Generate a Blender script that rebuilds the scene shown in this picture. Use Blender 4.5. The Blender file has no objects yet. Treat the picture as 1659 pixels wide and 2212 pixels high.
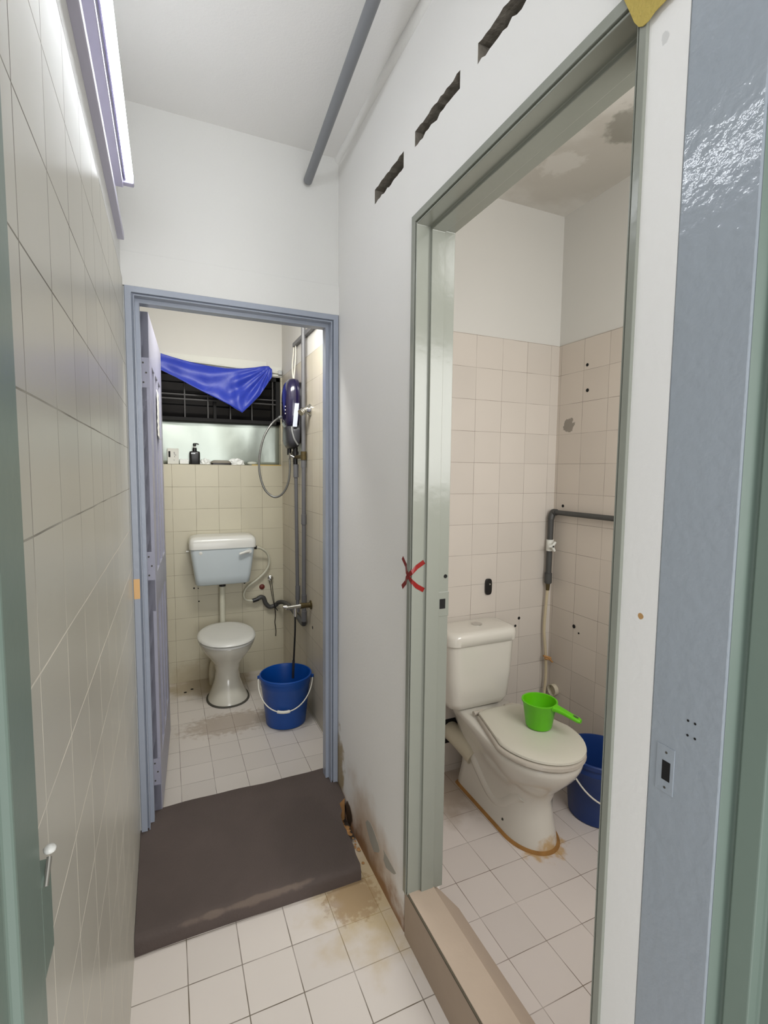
import bpy, bmesh, math, random
from mathutils import Vector, Matrix
random.seed(7)
S = bpy.context.scene
COL = S.collection
PI = math.pi

# ---------------------------------------------------------------- camera
H = 1.47
yaw, pitch, roll, fpx = 0.415060984, 0.0818683146, 0.00949569606, 1059.56103
cy, sy = math.cos(yaw), math.sin(yaw)
M = Matrix(((cy, -sy, 0), (0, 0, -1), (sy, cy, 0)))
cp, sp = math.cos(pitch), math.sin(pitch)
M = Matrix(((1, 0, 0), (0, cp, -sp), (0, sp, cp))) @ M
cr, sr = math.cos(roll), math.sin(roll)
M = Matrix(((cr, -sr, 0), (sr, cr, 0), (0, 0, 1))) @ M
cam_data = bpy.data.cameras.new('camera')
cam = bpy.data.objects.new('camera', cam_data)
COL.objects.link(cam)
R3 = Matrix((M[0], -M[1], -M[2])).transposed()
cam.matrix_world = Matrix.Translation((0, 0, H)) @ R3.to_4x4()
cam_data.sensor_fit = 'HORIZONTAL'
cam_data.sensor_width = 36.0
cam_data.lens = fpx / 1659 * 36.0
cam_data.clip_start = 0.01
S.camera = cam

# ---------------------------------------------------------------- world, lights, exposure
S.view_settings.view_transform = 'Standard'
S.view_settings.look = 'None'
S.view_settings.gamma = 1.0
S.view_settings.exposure = 0.40
W = bpy.data.worlds.new('world'); S.world = W
W.use_nodes = True
W.node_tree.nodes['Background'].inputs[0].default_value = (0.98, 0.98, 1.0, 1)
W.node_tree.nodes['Background'].inputs[1].default_value = 1.0


def area(name, loc, target, sx, sy_, power, col):
    d = bpy.data.lights.new(name, 'AREA')
    d.shape = 'RECTANGLE'; d.size = sx; d.size_y = sy_
    d.energy = power; d.color = col
    o = bpy.data.objects.new(name, d); COL.objects.link(o)
    o.location = loc
    o.rotation_euler = (Vector(target) - Vector(loc)).to_track_quat('-Z', 'Y').to_euler()
    return o


area('behind_camera_fill', (0.30, -2.8, 1.5), (0.30, 2.0, 1.1), 1.8, 2.2, 48.0, (1.0, 0.995, 0.98))  # unseen fill light added behind the camera to lift the corridor


def point_fill(name, loc, r, power, col):
    d = bpy.data.lights.new(name, 'POINT')
    d.shadow_soft_size = r; d.energy = power; d.color = col
    o = bpy.data.objects.new(name, d); COL.objects.link(o)
    o.location = loc


point_fill('side_room_fill_point', (1.25, 0.60, 2.40), 0.12, 3.2, (1.0, 0.995, 0.985))  # point fill out of view, added to brighten the side room ceiling
area('side_room_fill_panel', (1.30, 0.16, 1.50), (1.30, 2.0, 0.9), 0.8, 1.2, 19.0, (1.0, 0.995, 0.985))  # soft fill panel put in to light the side room evenly
point_fill('back_room_fill_point', (0.42, 2.35, 2.42), 0.12, 2.4, (1.0, 0.985, 0.95))  # unseen point light added for the upper walls of the back room
area('back_room_fill_panel', (0.36, 2.27, 2.40), (0.36, 3.3, 0.6), 0.6, 0.22, 11.0, (1.0, 0.99, 0.96))  # fill panel added inside above the door to even out the back room
TUBE_STRENGTH = 15.5


# ---------------------------------------------------------------- helpers
def lin(c):
    def f(v):
        v /= 255.0
        return v / 12.92 if v <= 0.04045 else ((v + 0.055) / 1.055) ** 2.4
    return (f(c[0]), f(c[1]), f(c[2]), 1.0)


def mat(name, col, rough=0.5, metal=0.0, var=0.06, scale=6.0, bump=0.0, bscale=60.0, spec=0.5, emit=None, strength=0.0,
        trans=0.0, alpha=1.0, coat=0.0):
    m = bpy.data.materials.new(name); m.use_nodes = True
    nt = m.node_tree; N = nt.nodes; L = nt.links
    b = N['Principled BSDF']
    b.inputs['Roughness'].default_value = rough
    b.inputs['Metallic'].default_value = metal
    b.inputs['Specular IOR Level'].default_value = spec
    b.inputs['Transmission Weight'].default_value = trans
    b.inputs['Alpha'].default_value = alpha
    b.inputs['Coat Weight'].default_value = coat
    c = lin(col)
    geo = N.new('ShaderNodeNewGeometry')
    nz = N.new('ShaderNodeTexNoise'); nz.inputs['Scale'].default_value = scale; nz.inputs['Detail'].default_value = 4
    L.new(geo.outputs['Position'], nz.inputs['Vector'])
    rp = N.new('ShaderNodeMix'); rp.data_type = 'RGBA'
    rp.inputs[6].default_value = (c[0] * (1 - var), c[1] * (1 - var), c[2] * (1 - var), 1)
    rp.inputs[7].default_value = (min(1, c[0] * (1 + var)), min(1, c[1] * (1 + var)), min(1, c[2] * (1 + var)), 1)
    L.new(nz.outputs['Fac'], rp.inputs[0])
    L.new(rp.outputs[2], b.inputs['Base Color'])
    if bump > 0:
        n2 = N.new('ShaderNodeTexNoise'); n2.inputs['Scale'].default_value = bscale; n2.inputs['Detail'].default_value = 3
        L.new(geo.outputs['Position'], n2.inputs['Vector'])
        bp = N.new('ShaderNodeBump'); bp.inputs['Strength'].default_value = bump; bp.inputs['Distance'].default_value = 0.004
        L.new(n2.outputs['Fac'], bp.inputs['Height'])
        L.new(bp.outputs['Normal'], b.inputs['Normal'])
    if emit:
        b.inputs['Emission Color'].default_value = lin(emit)
        b.inputs['Emission Strength'].default_value = strength
    m['_mix'] = rp.name
    return m


def stain_or_shade(m, col, centre, radius, squash=(1, 1, 1), nscale=9.0, amount=0.8, lo=0.35, hi=0.75):
    """blend an irregular stain with its own outline into a material's colour"""
    nt = m.node_tree; N = nt.nodes; L = nt.links
    b = N['Principled BSDF']
    src = b.inputs['Base Color'].links[0].from_socket
    geo = N.new('ShaderNodeNewGeometry')
    sub = N.new('ShaderNodeVectorMath'); sub.operation = 'SUBTRACT'; sub.inputs[1].default_value = centre
    L.new(geo.outputs['Position'], sub.inputs[0])
    mul = N.new('ShaderNodeVectorMath'); mul.operation = 'MULTIPLY'; mul.inputs[1].default_value = squash
    L.new(sub.outputs[0], mul.inputs[0])
    ln = N.new('ShaderNodeVectorMath'); ln.operation = 'LENGTH'
    L.new(mul.outputs[0], ln.inputs[0])
    dv = N.new('ShaderNodeMath'); dv.operation = 'DIVIDE'; dv.inputs[1].default_value = radius
    L.new(ln.outputs['Value'], dv.inputs[0])
    inv = N.new('ShaderNodeMath'); inv.operation = 'SUBTRACT'; inv.inputs[0].default_value = 1.0
    L.new(dv.outputs[0], inv.inputs[1])
    nz = N.new('ShaderNodeTexNoise'); nz.inputs['Scale'].default_value = nscale; nz.inputs['Detail'].default_value = 6
    L.new(geo.outputs['Position'], nz.inputs['Vector'])
    ad = N.new('ShaderNodeMath'); ad.operation = 'ADD'
    L.new(inv.outputs[0], ad.inputs[0]); L.new(nz.outputs['Fac'], ad.inputs[1])
    mr = N.new('ShaderNodeMapRange'); mr.interpolation_type = 'SMOOTHSTEP'
    mr.inputs[1].default_value = 0.5 + lo; mr.inputs[2].default_value = 0.5 + hi
    mr.inputs[3].default_value = 0; mr.inputs[4].default_value = amount
    L.new(ad.outputs[0], mr.inputs[0])
    mx = N.new('ShaderNodeMix'); mx.data_type = 'RGBA'
    L.new(mr.outputs[0], mx.inputs[0]); L.new(src, mx.inputs[6]); mx.inputs[7].default_value = lin(col)
    L.new(mx.outputs[2], b.inputs['Base Color'])
    return m


def tile(name, col, grout, axes, origin, pitch, rough=0.25, mortar=0.0011, var=0.05, wav=0.03, grout2=None, gz=1.25, specks=0.0):
    """square tiles: axes e.g. 'YZ' picks the two world axes the grid runs along"""
    m = mat(name, col, rough=rough, var=var, scale=3.0)
    nt = m.node_tree; N = nt.nodes; L = nt.links
    b = N['Principled BSDF']
    geo = N.new('ShaderNodeNewGeometry')
    sep = N.new('ShaderNodeSeparateXYZ'); L.new(geo.outputs['Position'], sep.inputs[0])
    comb = N.new('ShaderNodeCombineXYZ')
    for k in (0, 1):
        ad = N.new('ShaderNodeMath'); ad.operation = 'SUBTRACT'; ad.inputs[1].default_value = origin[k] - 40 * pitch[k]
        L.new(sep.outputs[axes[k]], ad.inputs[0])
        L.new(ad.outputs[0], comb.inputs[k])
    # slightly wandering grout lines
    wn = N.new('ShaderNodeTexNoise'); wn.inputs['Scale'].default_value = 5; L.new(geo.outputs['Position'], wn.inputs['Vector'])
    sc = N.new('ShaderNodeVectorMath'); sc.operation = 'SCALE'; sc.inputs['Scale'].default_value = 0.003
    L.new(wn.outputs['Color'], sc.inputs[0])
    av = N.new('ShaderNodeVectorMath'); av.operation = 'ADD'; L.new(comb.outputs[0], av.inputs[0]); L.new(sc.outputs[0], av.inputs[1])
    br = N.new('ShaderNodeTexBrick'); br.offset = 0.0; br.squash = 1.0
    br.inputs['Scale'].default_value = 1.0
    br.inputs['Brick Width'].default_value = pitch[0]; br.inputs['Row Height'].default_value = pitch[1]
    br.inputs['Mortar Size'].default_value = mortar; br.inputs['Mortar Smooth'].default_value = 0.3
    br.inputs['Bias'].default_value = 0.0
    L.new(av.outputs[0], br.inputs['Vector'])
    br.inputs['Color1'].default_value = (0.93, 0.93, 0.93, 1); br.inputs['Color2'].default_value = (1, 1, 1, 1)
    br.inputs['Mortar'].default_value = (1, 1, 1, 1)
    src = b.inputs['Base Color'].links[0].from_socket
    mu = N.new('ShaderNodeMix'); mu.data_type = 'RGBA'; mu.blend_type = 'MULTIPLY'; mu.inputs[0].default_value = 1.0
    L.new(src, mu.inputs[6]); L.new(br.outputs['Color'], mu.inputs[7])
    # grout visibility varies along its length
    gv = N.new('ShaderNodeTexNoise'); gv.inputs['Scale'].default_value = 7; L.new(geo.outputs['Position'], gv.inputs['Vector'])
    gr = N.new('ShaderNodeMapRange'); gr.inputs[1].default_value = 0.3; gr.inputs[2].default_value = 0.65
    gr.inputs[3].default_value = 0.35; gr.inputs[4].default_value = 1.0
    L.new(gv.outputs['Fac'], gr.inputs[0])
    gf = N.new('ShaderNodeMath'); gf.operation = 'MULTIPLY'
    L.new(br.outputs['Fac'], gf.inputs[0]); L.new(gr.outputs[0], gf.inputs[1])
    mx = N.new('ShaderNodeMix'); mx.data_type = 'RGBA'
    L.new(gf.outputs[0], mx.inputs[0]); L.new(mu.outputs[2], mx.inputs[6])
    mx.inputs[7].default_value = lin(grout)
    if grout2:
        mg = N.new('ShaderNodeMix'); mg.data_type = 'RGBA'
        st = N.new('ShaderNodeMapRange'); st.inputs[1].default_value = gz - 0.1; st.inputs[2].default_value = gz + 0.1
        L.new(sep.outputs['Z'], st.inputs[0]); L.new(st.outputs[0], mg.inputs[0])
        mg.inputs[6].default_value = lin(grout2); mg.inputs[7].default_value = lin(grout)
        L.new(mg.outputs[2], mx.inputs[7])
    L.new(mx.outputs[2], b.inputs['Base Color'])
    # glaze: gentle waviness, grout recessed
    wv = N.new('ShaderNodeTexNoise'); wv.inputs['Scale'].default_value = 9; wv.inputs['Detail'].default_value = 1
    L.new(geo.outputs['Position'], wv.inputs['Vector'])
    hh = N.new('ShaderNodeMath'); hh.operation = 'SUBTRACT'
    L.new(wv.outputs['Fac'], hh.inputs[0]); L.new(br.outputs['Fac'], hh.inputs[1])
    bp = N.new('ShaderNodeBump'); bp.inputs['Strength'].default_value = wav * 10; bp.inputs['Distance'].default_value = 0.002
    L.new(hh.outputs[0], bp.inputs['Height']); L.new(bp.outputs['Normal'], b.inputs['Normal'])
    rr = N.new('ShaderNodeMapRange'); rr.inputs[3].default_value = rough; rr.inputs[4].default_value = 0.85
    L.new(br.outputs['Fac'], rr.inputs[0]); L.new(rr.outputs[0], b.inputs['Roughness'])
    return m


def obj(name, bm, m, parent=None, smooth=None, bevel=0.0, sub=0, bseg=2):
    me = bpy.data.meshes.new(name)
    bmesh.ops.recalc_face_normals(bm, faces=bm.faces[:])
    bm.to_mesh(me); bm.free()
    for mm in (m if isinstance(m, (list, tuple)) else [m]):
        me.materials.append(mm)
    o = bpy.data.objects.new(name, me); COL.objects.link(o)
    if parent is not None:
        o.parent = parent
        o.matrix_parent_inverse = Matrix.Translation(parent.location).inverted()
    if bevel > 0:
        md = o.modifiers.new('bevel', 'BEVEL'); md.width = bevel; md.segments = bseg; md.limit_method = 'ANGLE'
        md.angle_limit = math.radians(40)
    if sub:
        md = o.modifiers.new('subsurf', 'SUBSURF'); md.levels = sub; md.render_levels = sub
    if smooth is not None:
        for p in me.polygons: p.use_smooth = True
        if smooth < 180:
            me.set_sharp_from_angle(angle=math.radians(smooth))
    return o


def tag(o, label, cat, group=None):
    o['label'] = label; o['category'] = cat
    if group: o['group'] = group
    return o


def thing(name, loc, label, cat, group=None):
    o = bpy.data.objects.new(name, None); COL.objects.link(o)
    o.empty_display_size = 0.05
    o.location = loc
    return tag(o, label, cat, group)


def struct(o):
    o['kind'] = 'structure'; return o


def B():
    return bmesh.new()


def box(bm, x0, x1, y0, y1, z0, z1, mi=0):
    vs = [bm.verts.new(p) for p in ((x0, y0, z0), (x1, y0, z0), (x1, y1, z0), (x0, y1, z0), (x0, y0, z1), (x1, y0, z1), (x1, y1, z1), (x0, y1, z1))]
    for f in ((0, 3, 2, 1), (4, 5, 6, 7), (0, 1, 5, 4), (1, 2, 6, 5), (2, 3, 7, 6), (3, 0, 4, 7)):
        fc = bm.faces.new([vs[i] for i in f]); fc.material_index = mi
    return vs


def obox(name, m, dims, parent=None, bevel=0.0, smooth=None):
    bm = B(); box(bm, *dims)
    return obj(name, bm, m, parent, bevel=bevel, smooth=smooth)


def loft(bm, rings, cap0=True, cap1=True, mi=0):
    vr = [[bm.verts.new(p) for p in r] for r in rings]
    n = len(vr[0])
    for a, b in zip(vr[:-1], vr[1:]):
        for i in range(n):
            f = bm.faces.new((a[i], a[(i + 1) % n], b[(i + 1) % n], b[i])); f.material_index = mi
    if cap0: bm.faces.new(vr[0][::-1]).material_index = mi
    if cap1: bm.faces.new(vr[-1]).material_index = mi
    return vr


def circ(c, r, n=24, axis='z', ry=None):
    ry = r if ry is None else ry
    out = []
    for i in range(n):
        a = 2 * PI * i / n
        u, v = r * math.cos(a), ry * math.sin(a)
        if axis == 'z': out.append((c[0] + u, c[1] + v, c[2]))
        elif axis == 'x': out.append((c[0], c[1] + u, c[2] + v))
        else: out.append((c[0] + u, c[1], c[2] + v))
    return out


def lathe(bm, c, prof, n=32, axis='z', cap0=True, cap1=True):
    """prof: (offset along axis, radius)"""
    k = {'x': 0, 'y': 1, 'z': 2}[axis]
    rings = []
    for h, r in prof:
        cc = list(c); cc[k] += h
        rings.append(circ(cc, max(r, 1e-4), n, axis))
    return loft(bm, rings, cap0, cap1)


def spline(pts, per=8):
    P = [Vector(p) for p in pts]
    if len(P) < 3: return P
    out = []
    for i in range(len(P) - 1):
        p0 = P[i - 1] if i else P[0] * 2 - P[1]
        p1, p2 = P[i], P[i + 1]
        p3 = P[i + 2] if i + 2 < len(P) else P[-1] * 2 - P[-2]
        for s in range(per):
            t = s / per
            out.append(0.5 * ((2 * p1) + (p2 - p0) * t + (2 * p0 - 5 * p1 + 4 * p2 - p3) * t * t + (3 * p1 - p0 - 3 * p2 + p3) * t ** 3))
    out.append(P[-1])
    return out


def tube(bm, pts, r, n=12, cap=True):
    P = [Vector(p) for p in pts]
    rad = r if isinstance(r, (list, tuple)) else [r] * len(P)
    T = []
    for i in range(len(P)):
        a = P[max(0, i - 1)]; b = P[min(len(P) - 1, i + 1)]
        T.append((b - a).normalized())
    up = Vector((0, 0, 1)) if abs(T[0].z) < 0.9 else Vector((1, 0, 0))
    nrm = (up - T[0] * up.dot(T[0])).normalized()
    rings = []
    for i in range(len(P)):
        nrm = (nrm - T[i] * nrm.dot(T[i]))
        if nrm.length < 1e-6: nrm = T[i].orthogonal()
        nrm.normalize()
        bn = T[i].cross(nrm)
        rings.append([P[i] + (nrm * math.cos(2 * PI * k / n) + bn * math.sin(2 * PI * k / n)) * rad[i] for k in range(n)])
    loft(bm, rings, cap, cap)


def poly(bm, pts, ext, mi=0):
    """extrude a polygon (list of 3D points) by vector ext"""
    a = [bm.verts.new(p) for p in pts]
    b = [bm.verts.new(Vector(p) + Vector(ext)) for p in pts]
    bm.faces.new(a[::-1]).material_index = mi
    bm.faces.new(b).material_index = mi
    n = len(a)
    for i in range(n):
        bm.faces.new((a[i], a[(i + 1) % n], b[(i + 1) % n], b[i])).material_index = mi


def oval(cx, yf, yb, hw, z, n=48, e=2.15):
    ym = (yf + yb) / 2; L = (yb - yf) / 2
    out = []
    for i in range(n):
        a = 2 * PI * i / n
        ca, sa = math.cos(a), math.sin(a)
        out.append((cx + math.copysign(abs(ca) ** (2 / e), ca) * hw, ym + math.copysign(abs(sa) ** (2 / e), sa) * L, z))
    return out


def outline(cx, yf, ym, yb, hw, hwb, z, n=40, e=2.0, rb=0.03):
    """egg outline: half (super)ellipse towards -Y from ym, straight taper back to yb"""
    pts = []
    h = n // 2
    for i in range(h + 1):
        a = PI * i / h
        ca, sa = math.cos(a), math.sin(a)
        x = math.copysign(abs(ca) ** (2 / e), ca) * hw
        y = abs(sa) ** (2 / e) * (ym - yf)
        pts.append((cx - x, ym - y, z))
    m_ = n - h - 1
    side = m_ // 2
    for k in range(1, m_ + 1):          # from right side round the back to the left side
        t = k / (m_ + 1)
        # polyline: (hw,ym) -> (hwb,yb-rb) -> arc -> (-hwb..)
        if t < 0.35:
            q = t / 0.35
            x = hw + (hwb - hw) * q; y = ym + (yb - rb - ym) * q
        elif t > 0.65:
            q = (1 - t) / 0.35
            x = -(hw + (hwb - hw) * q); y = ym + (yb - rb - ym) * q
        else:
            a = (t - 0.35) / 0.3 * PI
            x = math.copysign(abs(math.cos(a)) ** 0.6, math.cos(a)) * hwb
            y = yb - rb + rb * abs(math.sin(a)) ** 0.6
        pts.append((cx + x, y, z))
    return pts


def rrect(cx, cy_, z, hx, hy, r, n=6):
    pts = []
    for qx, qy, a0 in ((1, 1, 0), (-1, 1, PI / 2), (-1, -1, PI), (1, -1, 1.5 * PI)):
        for i in range(n + 1):
            a = a0 + PI / 2 * i / n
            pts.append((cx + qx * (hx - r) + r * math.cos(a), cy_ + qy * (hy - r) + r * math.sin(a), z))
    return pts


# ---------------------------------------------------------------- materials
M_white = mat('white_wall_paint', (208, 208, 205), rough=0.55, var=0.03, scale=2.0, bump=0.12, bscale=120)
M_ceil = mat('ceiling_paint', (226, 225, 222), rough=0.8, var=0.03, scale=3.0, bump=0.2, bscale=160)
M_white_bath = mat('bathroom_white_paint', (206, 204, 198), rough=0.6, var=0.03, scale=2.0)
M_rightwall = mat('corridor_wall_paint', (231, 230, 227), rough=0.6, var=0.03, scale=2.0, bump=0.10, bscale=90)
stain_or_shade(M_rightwall, (176, 146, 112), (0.657, 1.60, 0.02), 0.34, (1, 0.75, 1), 7, 0.75, 0.15, 0.8)
stain_or_shade(M_rightwall, (140, 96, 48), (0.657, 1.50, -0.02), 0.16, (1, 0.16, 1), 14, 0.9, 0.2, 0.75)
stain_or_shade(M_rightwall, (44, 34, 26), (0.657, 1.825, 0.045), 0.062, (1, 0.8, 1), 20, 0.95, 0.25, 0.45)  # dark of the hole beside the step, painted onto the wall
stain_or_shade(M_rightwall, (176, 128, 52), (0.657, 0.5145, 1.254), 0.006, (1, 1, 1), 60, 0.9, 0.1, 0.3)
stain_or_shade(M_rightwall, (160, 162, 160), (0.657, 0.5237, 2.0844), 0.010, (1, 1, 0.7), 120, 0.4, 0.3, 0.5)
stain_or_shade(M_rightwall, (150, 128, 80), (0.657, 1.97, 0.18), 0.13, (1, 1, 0.5), 22, 0.85, 0.25, 0.6)
M_concrete = mat('bare_concrete', (128, 122, 112), rough=0.95, var=0.45, scale=45, bump=0.9, bscale=60)
M_peel = mat('grey_undercoat', (160, 156, 146), rough=0.8, var=0.08, scale=20)
M_lefttile = tile('left_wall_tile', (194, 191, 179), (112, 108, 98), 'YZ', (0.60, 2.126), (0.1505, 0.1447), rough=0.33, var=0.04, wav=0.04,
                  grout2=(244, 238, 222), gz=1.32, mortar=0.0014)
M_floor = tile('corridor_floor_tile', (216, 208, 200), (92, 80, 62), 'XY', (0.02, 1.40), (0.15, 0.1495), rough=0.35, mortar=0.0017)
stain_or_shade(M_floor, (186, 164, 116), (0.62, 1.50, 0), 0.34, (1, 0.8, 1), 14, 0.75, 0.15, 0.8)
stain_or_shade(M_floor, (48, 38, 30), (0.645, 1.82, 0), 0.10, (1, 0.7, 1), 20, 0.95, 0.2, 0.45)  # same gap's darkness, put into the floor colour
stain_or_shade(M_floor, (140, 104, 62), (0.55, 1.49, 0), 0.17, (1, 1, 1), 50, 0.5, 0.34, 0.6)
M_bathfloor = tile('back_bathroom_floor_tile', (212, 205, 197), (108, 98, 88), 'XY', (0.024, 2.22), (0.1475, 0.15), rough=0.35, mortar=0.0013)
stain_or_shade(M_bathfloor, (156, 138, 118), (0.30, 2.88, 0), 0.42, (1, 2.0, 1), 34, 0.55, 0.28, 0.6)
stain_or_shade(M_bathfloor, (150, 132, 92), (0.2, 3.5, 0), 0.3, (0.6, 1, 1), 10, 0.7, 0.2, 0.7)
M_roomfloor = tile('side_bathroom_floor_tile', (213, 204, 198), (124, 110, 98), 'XY', (0.913, 1.10), (0.1473, 0.1487), rough=0.4, mortar=0.0014)
stain_or_shade(M_roomfloor, (184, 146, 86), (1.325, 1.45, 0), 0.16, (1.05, 1, 1), 24, 0.8, 0.22, 0.48)
stain_or_shade(M_roomfloor, (130, 108, 78), (1.15, 1.9, 0), 0.4, (1, 1, 1), 9, 0.6, 0.25, 0.75)
M_bathtile = tile('back_bathroom_wall_tile', (196, 190, 168), (118, 110, 92), 'XZ', (0.0265, 1.508), (0.1485, 0.151), rough=0.35, mortar=0.0011)
stain_or_shade(M_bathtile, (150, 130, 96), (0.2, 3.58, 0.0), 0.26, (0.6, 1, 1), 12, 0.45, 0.2, 0.8)
M_bathtile_side = tile('back_bathroom_side_tile', (194, 186, 168), (124, 114, 98), 'YZ', (2.62, 2.14), (0.15, 0.151), rough=0.35, mortar=0.0011)
M_roomtile = tile('side_bathroom_wall_tile', (205, 197, 187), (128, 117, 104), 'XZ', (1.341, 2.113), (0.1495, 0.1485), rough=0.35, mortar=0.0010)
M_roomtile_side = tile('side_bathroom_side_tile', (202, 192, 180), (124, 113, 101), 'YZ', (1.815, 2.113), (0.15, 0.1485), rough=0.35, mortar=0.0010)
stain_or_shade(M_roomtile_side, (116, 110, 100), (1.84, 1.90, 1.71), 0.05, (1, 1, 1), 60, 0.8, 0.25, 0.35)
M_roomceil = mat('side_bathroom_ceiling', (208, 205, 198), rough=0.8, var=0.04)
stain_or_shade(M_roomceil, (164, 158, 146), (1.62, 1.66, 2.745), 0.5, (1, 1, 1), 6, 0.6, 0.1, 0.7)
stain_or_shade(M_roomceil, (120, 118, 106), (1.60, 1.38, 2.745), 0.16, (1, 1, 1), 22, 0.7, 0.2, 0.5)
stain_or_shade(M_roomceil, (208, 205, 198), (1.52, 1.66, 2.745), 0.14, (1, 1, 1), 26, 0.6, 0.3, 0.55)
M_step = mat('dark_brown_cement', (76, 65, 60), rough=0.75, var=0.16, scale=9, bump=0.35, bscale=140)
stain_or_shade(M_step, (64, 54, 49), (0.46, 1.72, 0.06), 0.2, (1, 0.6, 1), 9, 0.5, 0.2, 0.5)
stain_or_shade(M_step, (124, 108, 94), (0.22, 1.556, 0.055), 0.42, (0.9, 22, 9), 16, 0.4, 0.42, 0.7)
M_rubble = mat('broken_cement', (176, 132, 82), rough=0.95, var=0.5, scale=26, bump=0.9, bscale=60)
M_sill = mat('door_sill_cement', (184, 166, 148), rough=0.6, var=0.07, scale=10, bump=0.15)
M_sillside = mat('door_sill_riser', (166, 148, 130), rough=0.7, var=0.08, scale=8, bump=0.15)
M_joint = mat('dark_joint', (88, 80, 66), rough=0.9)
M_frame_r = mat('grey_green_gloss_paint', (138, 141, 131), rough=0.20, var=0.05, scale=5, bump=0.12, bscale=40)
M_frame_b = mat('blue_grey_gloss_paint', (148, 155, 168), rough=0.30, var=0.08, scale=7, bump=0.18, bscale=50)
M_frame_e = mat('slate_blue_gloss_paint', (152, 160, 168), rough=0.09, var=0.05, scale=4, bump=0.30, bscale=55)
M_frame_l = mat('green_grey_gloss_paint', (114, 130, 120), rough=0.35, var=0.05, scale=4, bump=0.12, bscale=30)
M_leaf = mat('door_leaf_paint', (150, 150, 164), rough=0.4, var=0.10, scale=7, bump=0.2, bscale=40)
M_black = mat('black_hole', (14, 13, 12), rough=0.9, var=0.2)
M_blackpl = mat('black_plastic', (22, 21, 22), rough=0.35, var=0.1)
M_ceramic = mat('white_ceramic', (214, 210, 200), rough=0.12, var=0.02, scale=4, coat=0.3)
M_ceramic2 = mat('aged_white_ceramic', (206, 203, 190), rough=0.14, var=0.04, scale=5, coat=0.3)
stain_or_shade(M_ceramic, (188, 148, 84), (1.325, 1.38, 0.0), 0.105, (1, 1, 1.1), 26, 0.8, 0.35, 0.7)
M_cistern = mat('pale_grey_plastic', (196, 206, 210), rough=0.3, var=0.02)
M_seat = mat('white_seat_plastic', (216, 216, 210), rough=0.25, var=0.02)
M_seat2 = mat('cream_seat_plastic', (204, 200, 186), rough=0.32, var=0.02)
M_seatrim = mat('seat_ring_plastic', (184, 176, 164), rough=0.35, var=0.03)
M_chrome = mat('chrome', (215, 215, 212), rough=0.12, metal=1.0, var=0.02)
M_steel = mat('dull_steel', (158, 156, 148), rough=0.4, metal=0.8, var=0.08, scale=30)
M_brass = mat('tarnished_brass', (92, 80, 52), rough=0.5, metal=0.7, var=0.3, scale=60)
M_pipe = mat('grey_plastic_pipe', (98, 98, 100), rough=0.42, var=0.06, scale=12)
M_pipe_dk = mat('dark_grey_pipe', (66, 66, 64), rough=0.5, var=0.10, scale=14)
M_conduit = mat('grey_ceiling_pipe_plastic', (120, 122, 126), rough=0.4, var=0.05)
M_bluebucket = mat('blue_plastic', (6, 70, 150), rough=0.35, var=0.12, scale=8)
M_navybucket = mat('dark_blue_plastic', (20, 52, 112), rough=0.4, var=0.12, scale=8)
M_handle = mat('white_handle_plastic', (220, 216, 202), rough=0.4, var=0.03)
M_green = mat('green_plastic', (96, 190, 14), rough=0.35, var=0.05)
M_hose = mat('cream_hose', (190, 176, 146), rough=0.5, var=0.12, scale=20)
M_hosew = mat('white_flexible_hose', (200, 198, 180), rough=0.4, var=0.08, scale=40)
M_hosegrey = mat('grey_shower_hose', (120, 120, 116), rough=0.3, metal=0.5, var=0.08, scale=60)
M_rust = mat('rusty_sealant', (150, 108, 56), rough=0.9, var=0.35, scale=30, bump=0.6, bscale=90)
M_darkseal = mat('dark_sealant', (70, 68, 60), rough=0.8, var=0.2, scale=20)
M_tube = mat('lit_tube', (250, 252, 255), rough=0.4, var=0.0, emit=(246, 250, 255), strength=TUBE_STRENGTH)
M_batten = mat('batten_body_enamel', (186, 182, 204), rough=0.35, var=0.02)
M_trunk = mat('cable_trunking_plastic', (188, 186, 202), rough=0.45, var=0.03)
M_red = mat('red_tape', (128, 16, 12), rough=0.35, var=0.08)
M_orange = mat('orange_tape', (214, 172, 118), rough=0.6, var=0.05)
M_yellow = mat('yellow_cloth_tape', (180, 160, 82), rough=0.8, var=0.12, scale=30, bump=0.4, bscale=200)
M_cloth = mat('blue_satin_cloth', (30, 55, 172), rough=0.42, var=0.12, scale=14, bump=0.25, bscale=60)
M_cloth.node_tree.nodes['Principled BSDF'].inputs['Sheen Weight'].default_value = 0.3
M_alu = mat('dented_aluminium_sheet', (166, 174, 166), rough=0.33, metal=0.7, var=0.05, scale=4, bump=0.5, bscale=7)
M_darkwin = mat('dark_window_metal', (13, 12, 12), rough=0.8, var=0.2)
M_louvre = mat('dark_louvre_glass', (16, 15, 15), rough=0.25, var=0.2)
M_card = mat('white_card', (214, 214, 206), rough=0.7, var=0.03)
M_purple = mat('dark_purple_gloss', (28, 22, 56), rough=0.18, var=0.1, coat=0.5)
M_char = mat('charcoal_plastic', (52, 52, 56), rough=0.35, var=0.08)
M_silver = mat('silver_plastic', (170, 172, 172), rough=0.3, metal=0.6, var=0.05)
M_label = mat('pale_sticker', (206, 212, 224), rough=0.5, var=0.02)
M_cream = mat('cream_plastic_pipe', (196, 188, 166), rough=0.5, var=0.1, scale=12)
M_plastic_bag = mat('crumpled_white_plastic', (224, 226, 222), rough=0.3, var=0.05, bump=0.5, bscale=50)
M_soap = mat('pale_soap', (186, 190, 178), rough=0.35, var=0.05)
M_ledge = mat('yellowed_ledge_edge', (196, 164, 80), rough=0.6, var=0.1)
M_redplug = mat('red_brown_plug', (96, 34, 26), rough=0.5, var=0.15)

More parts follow.
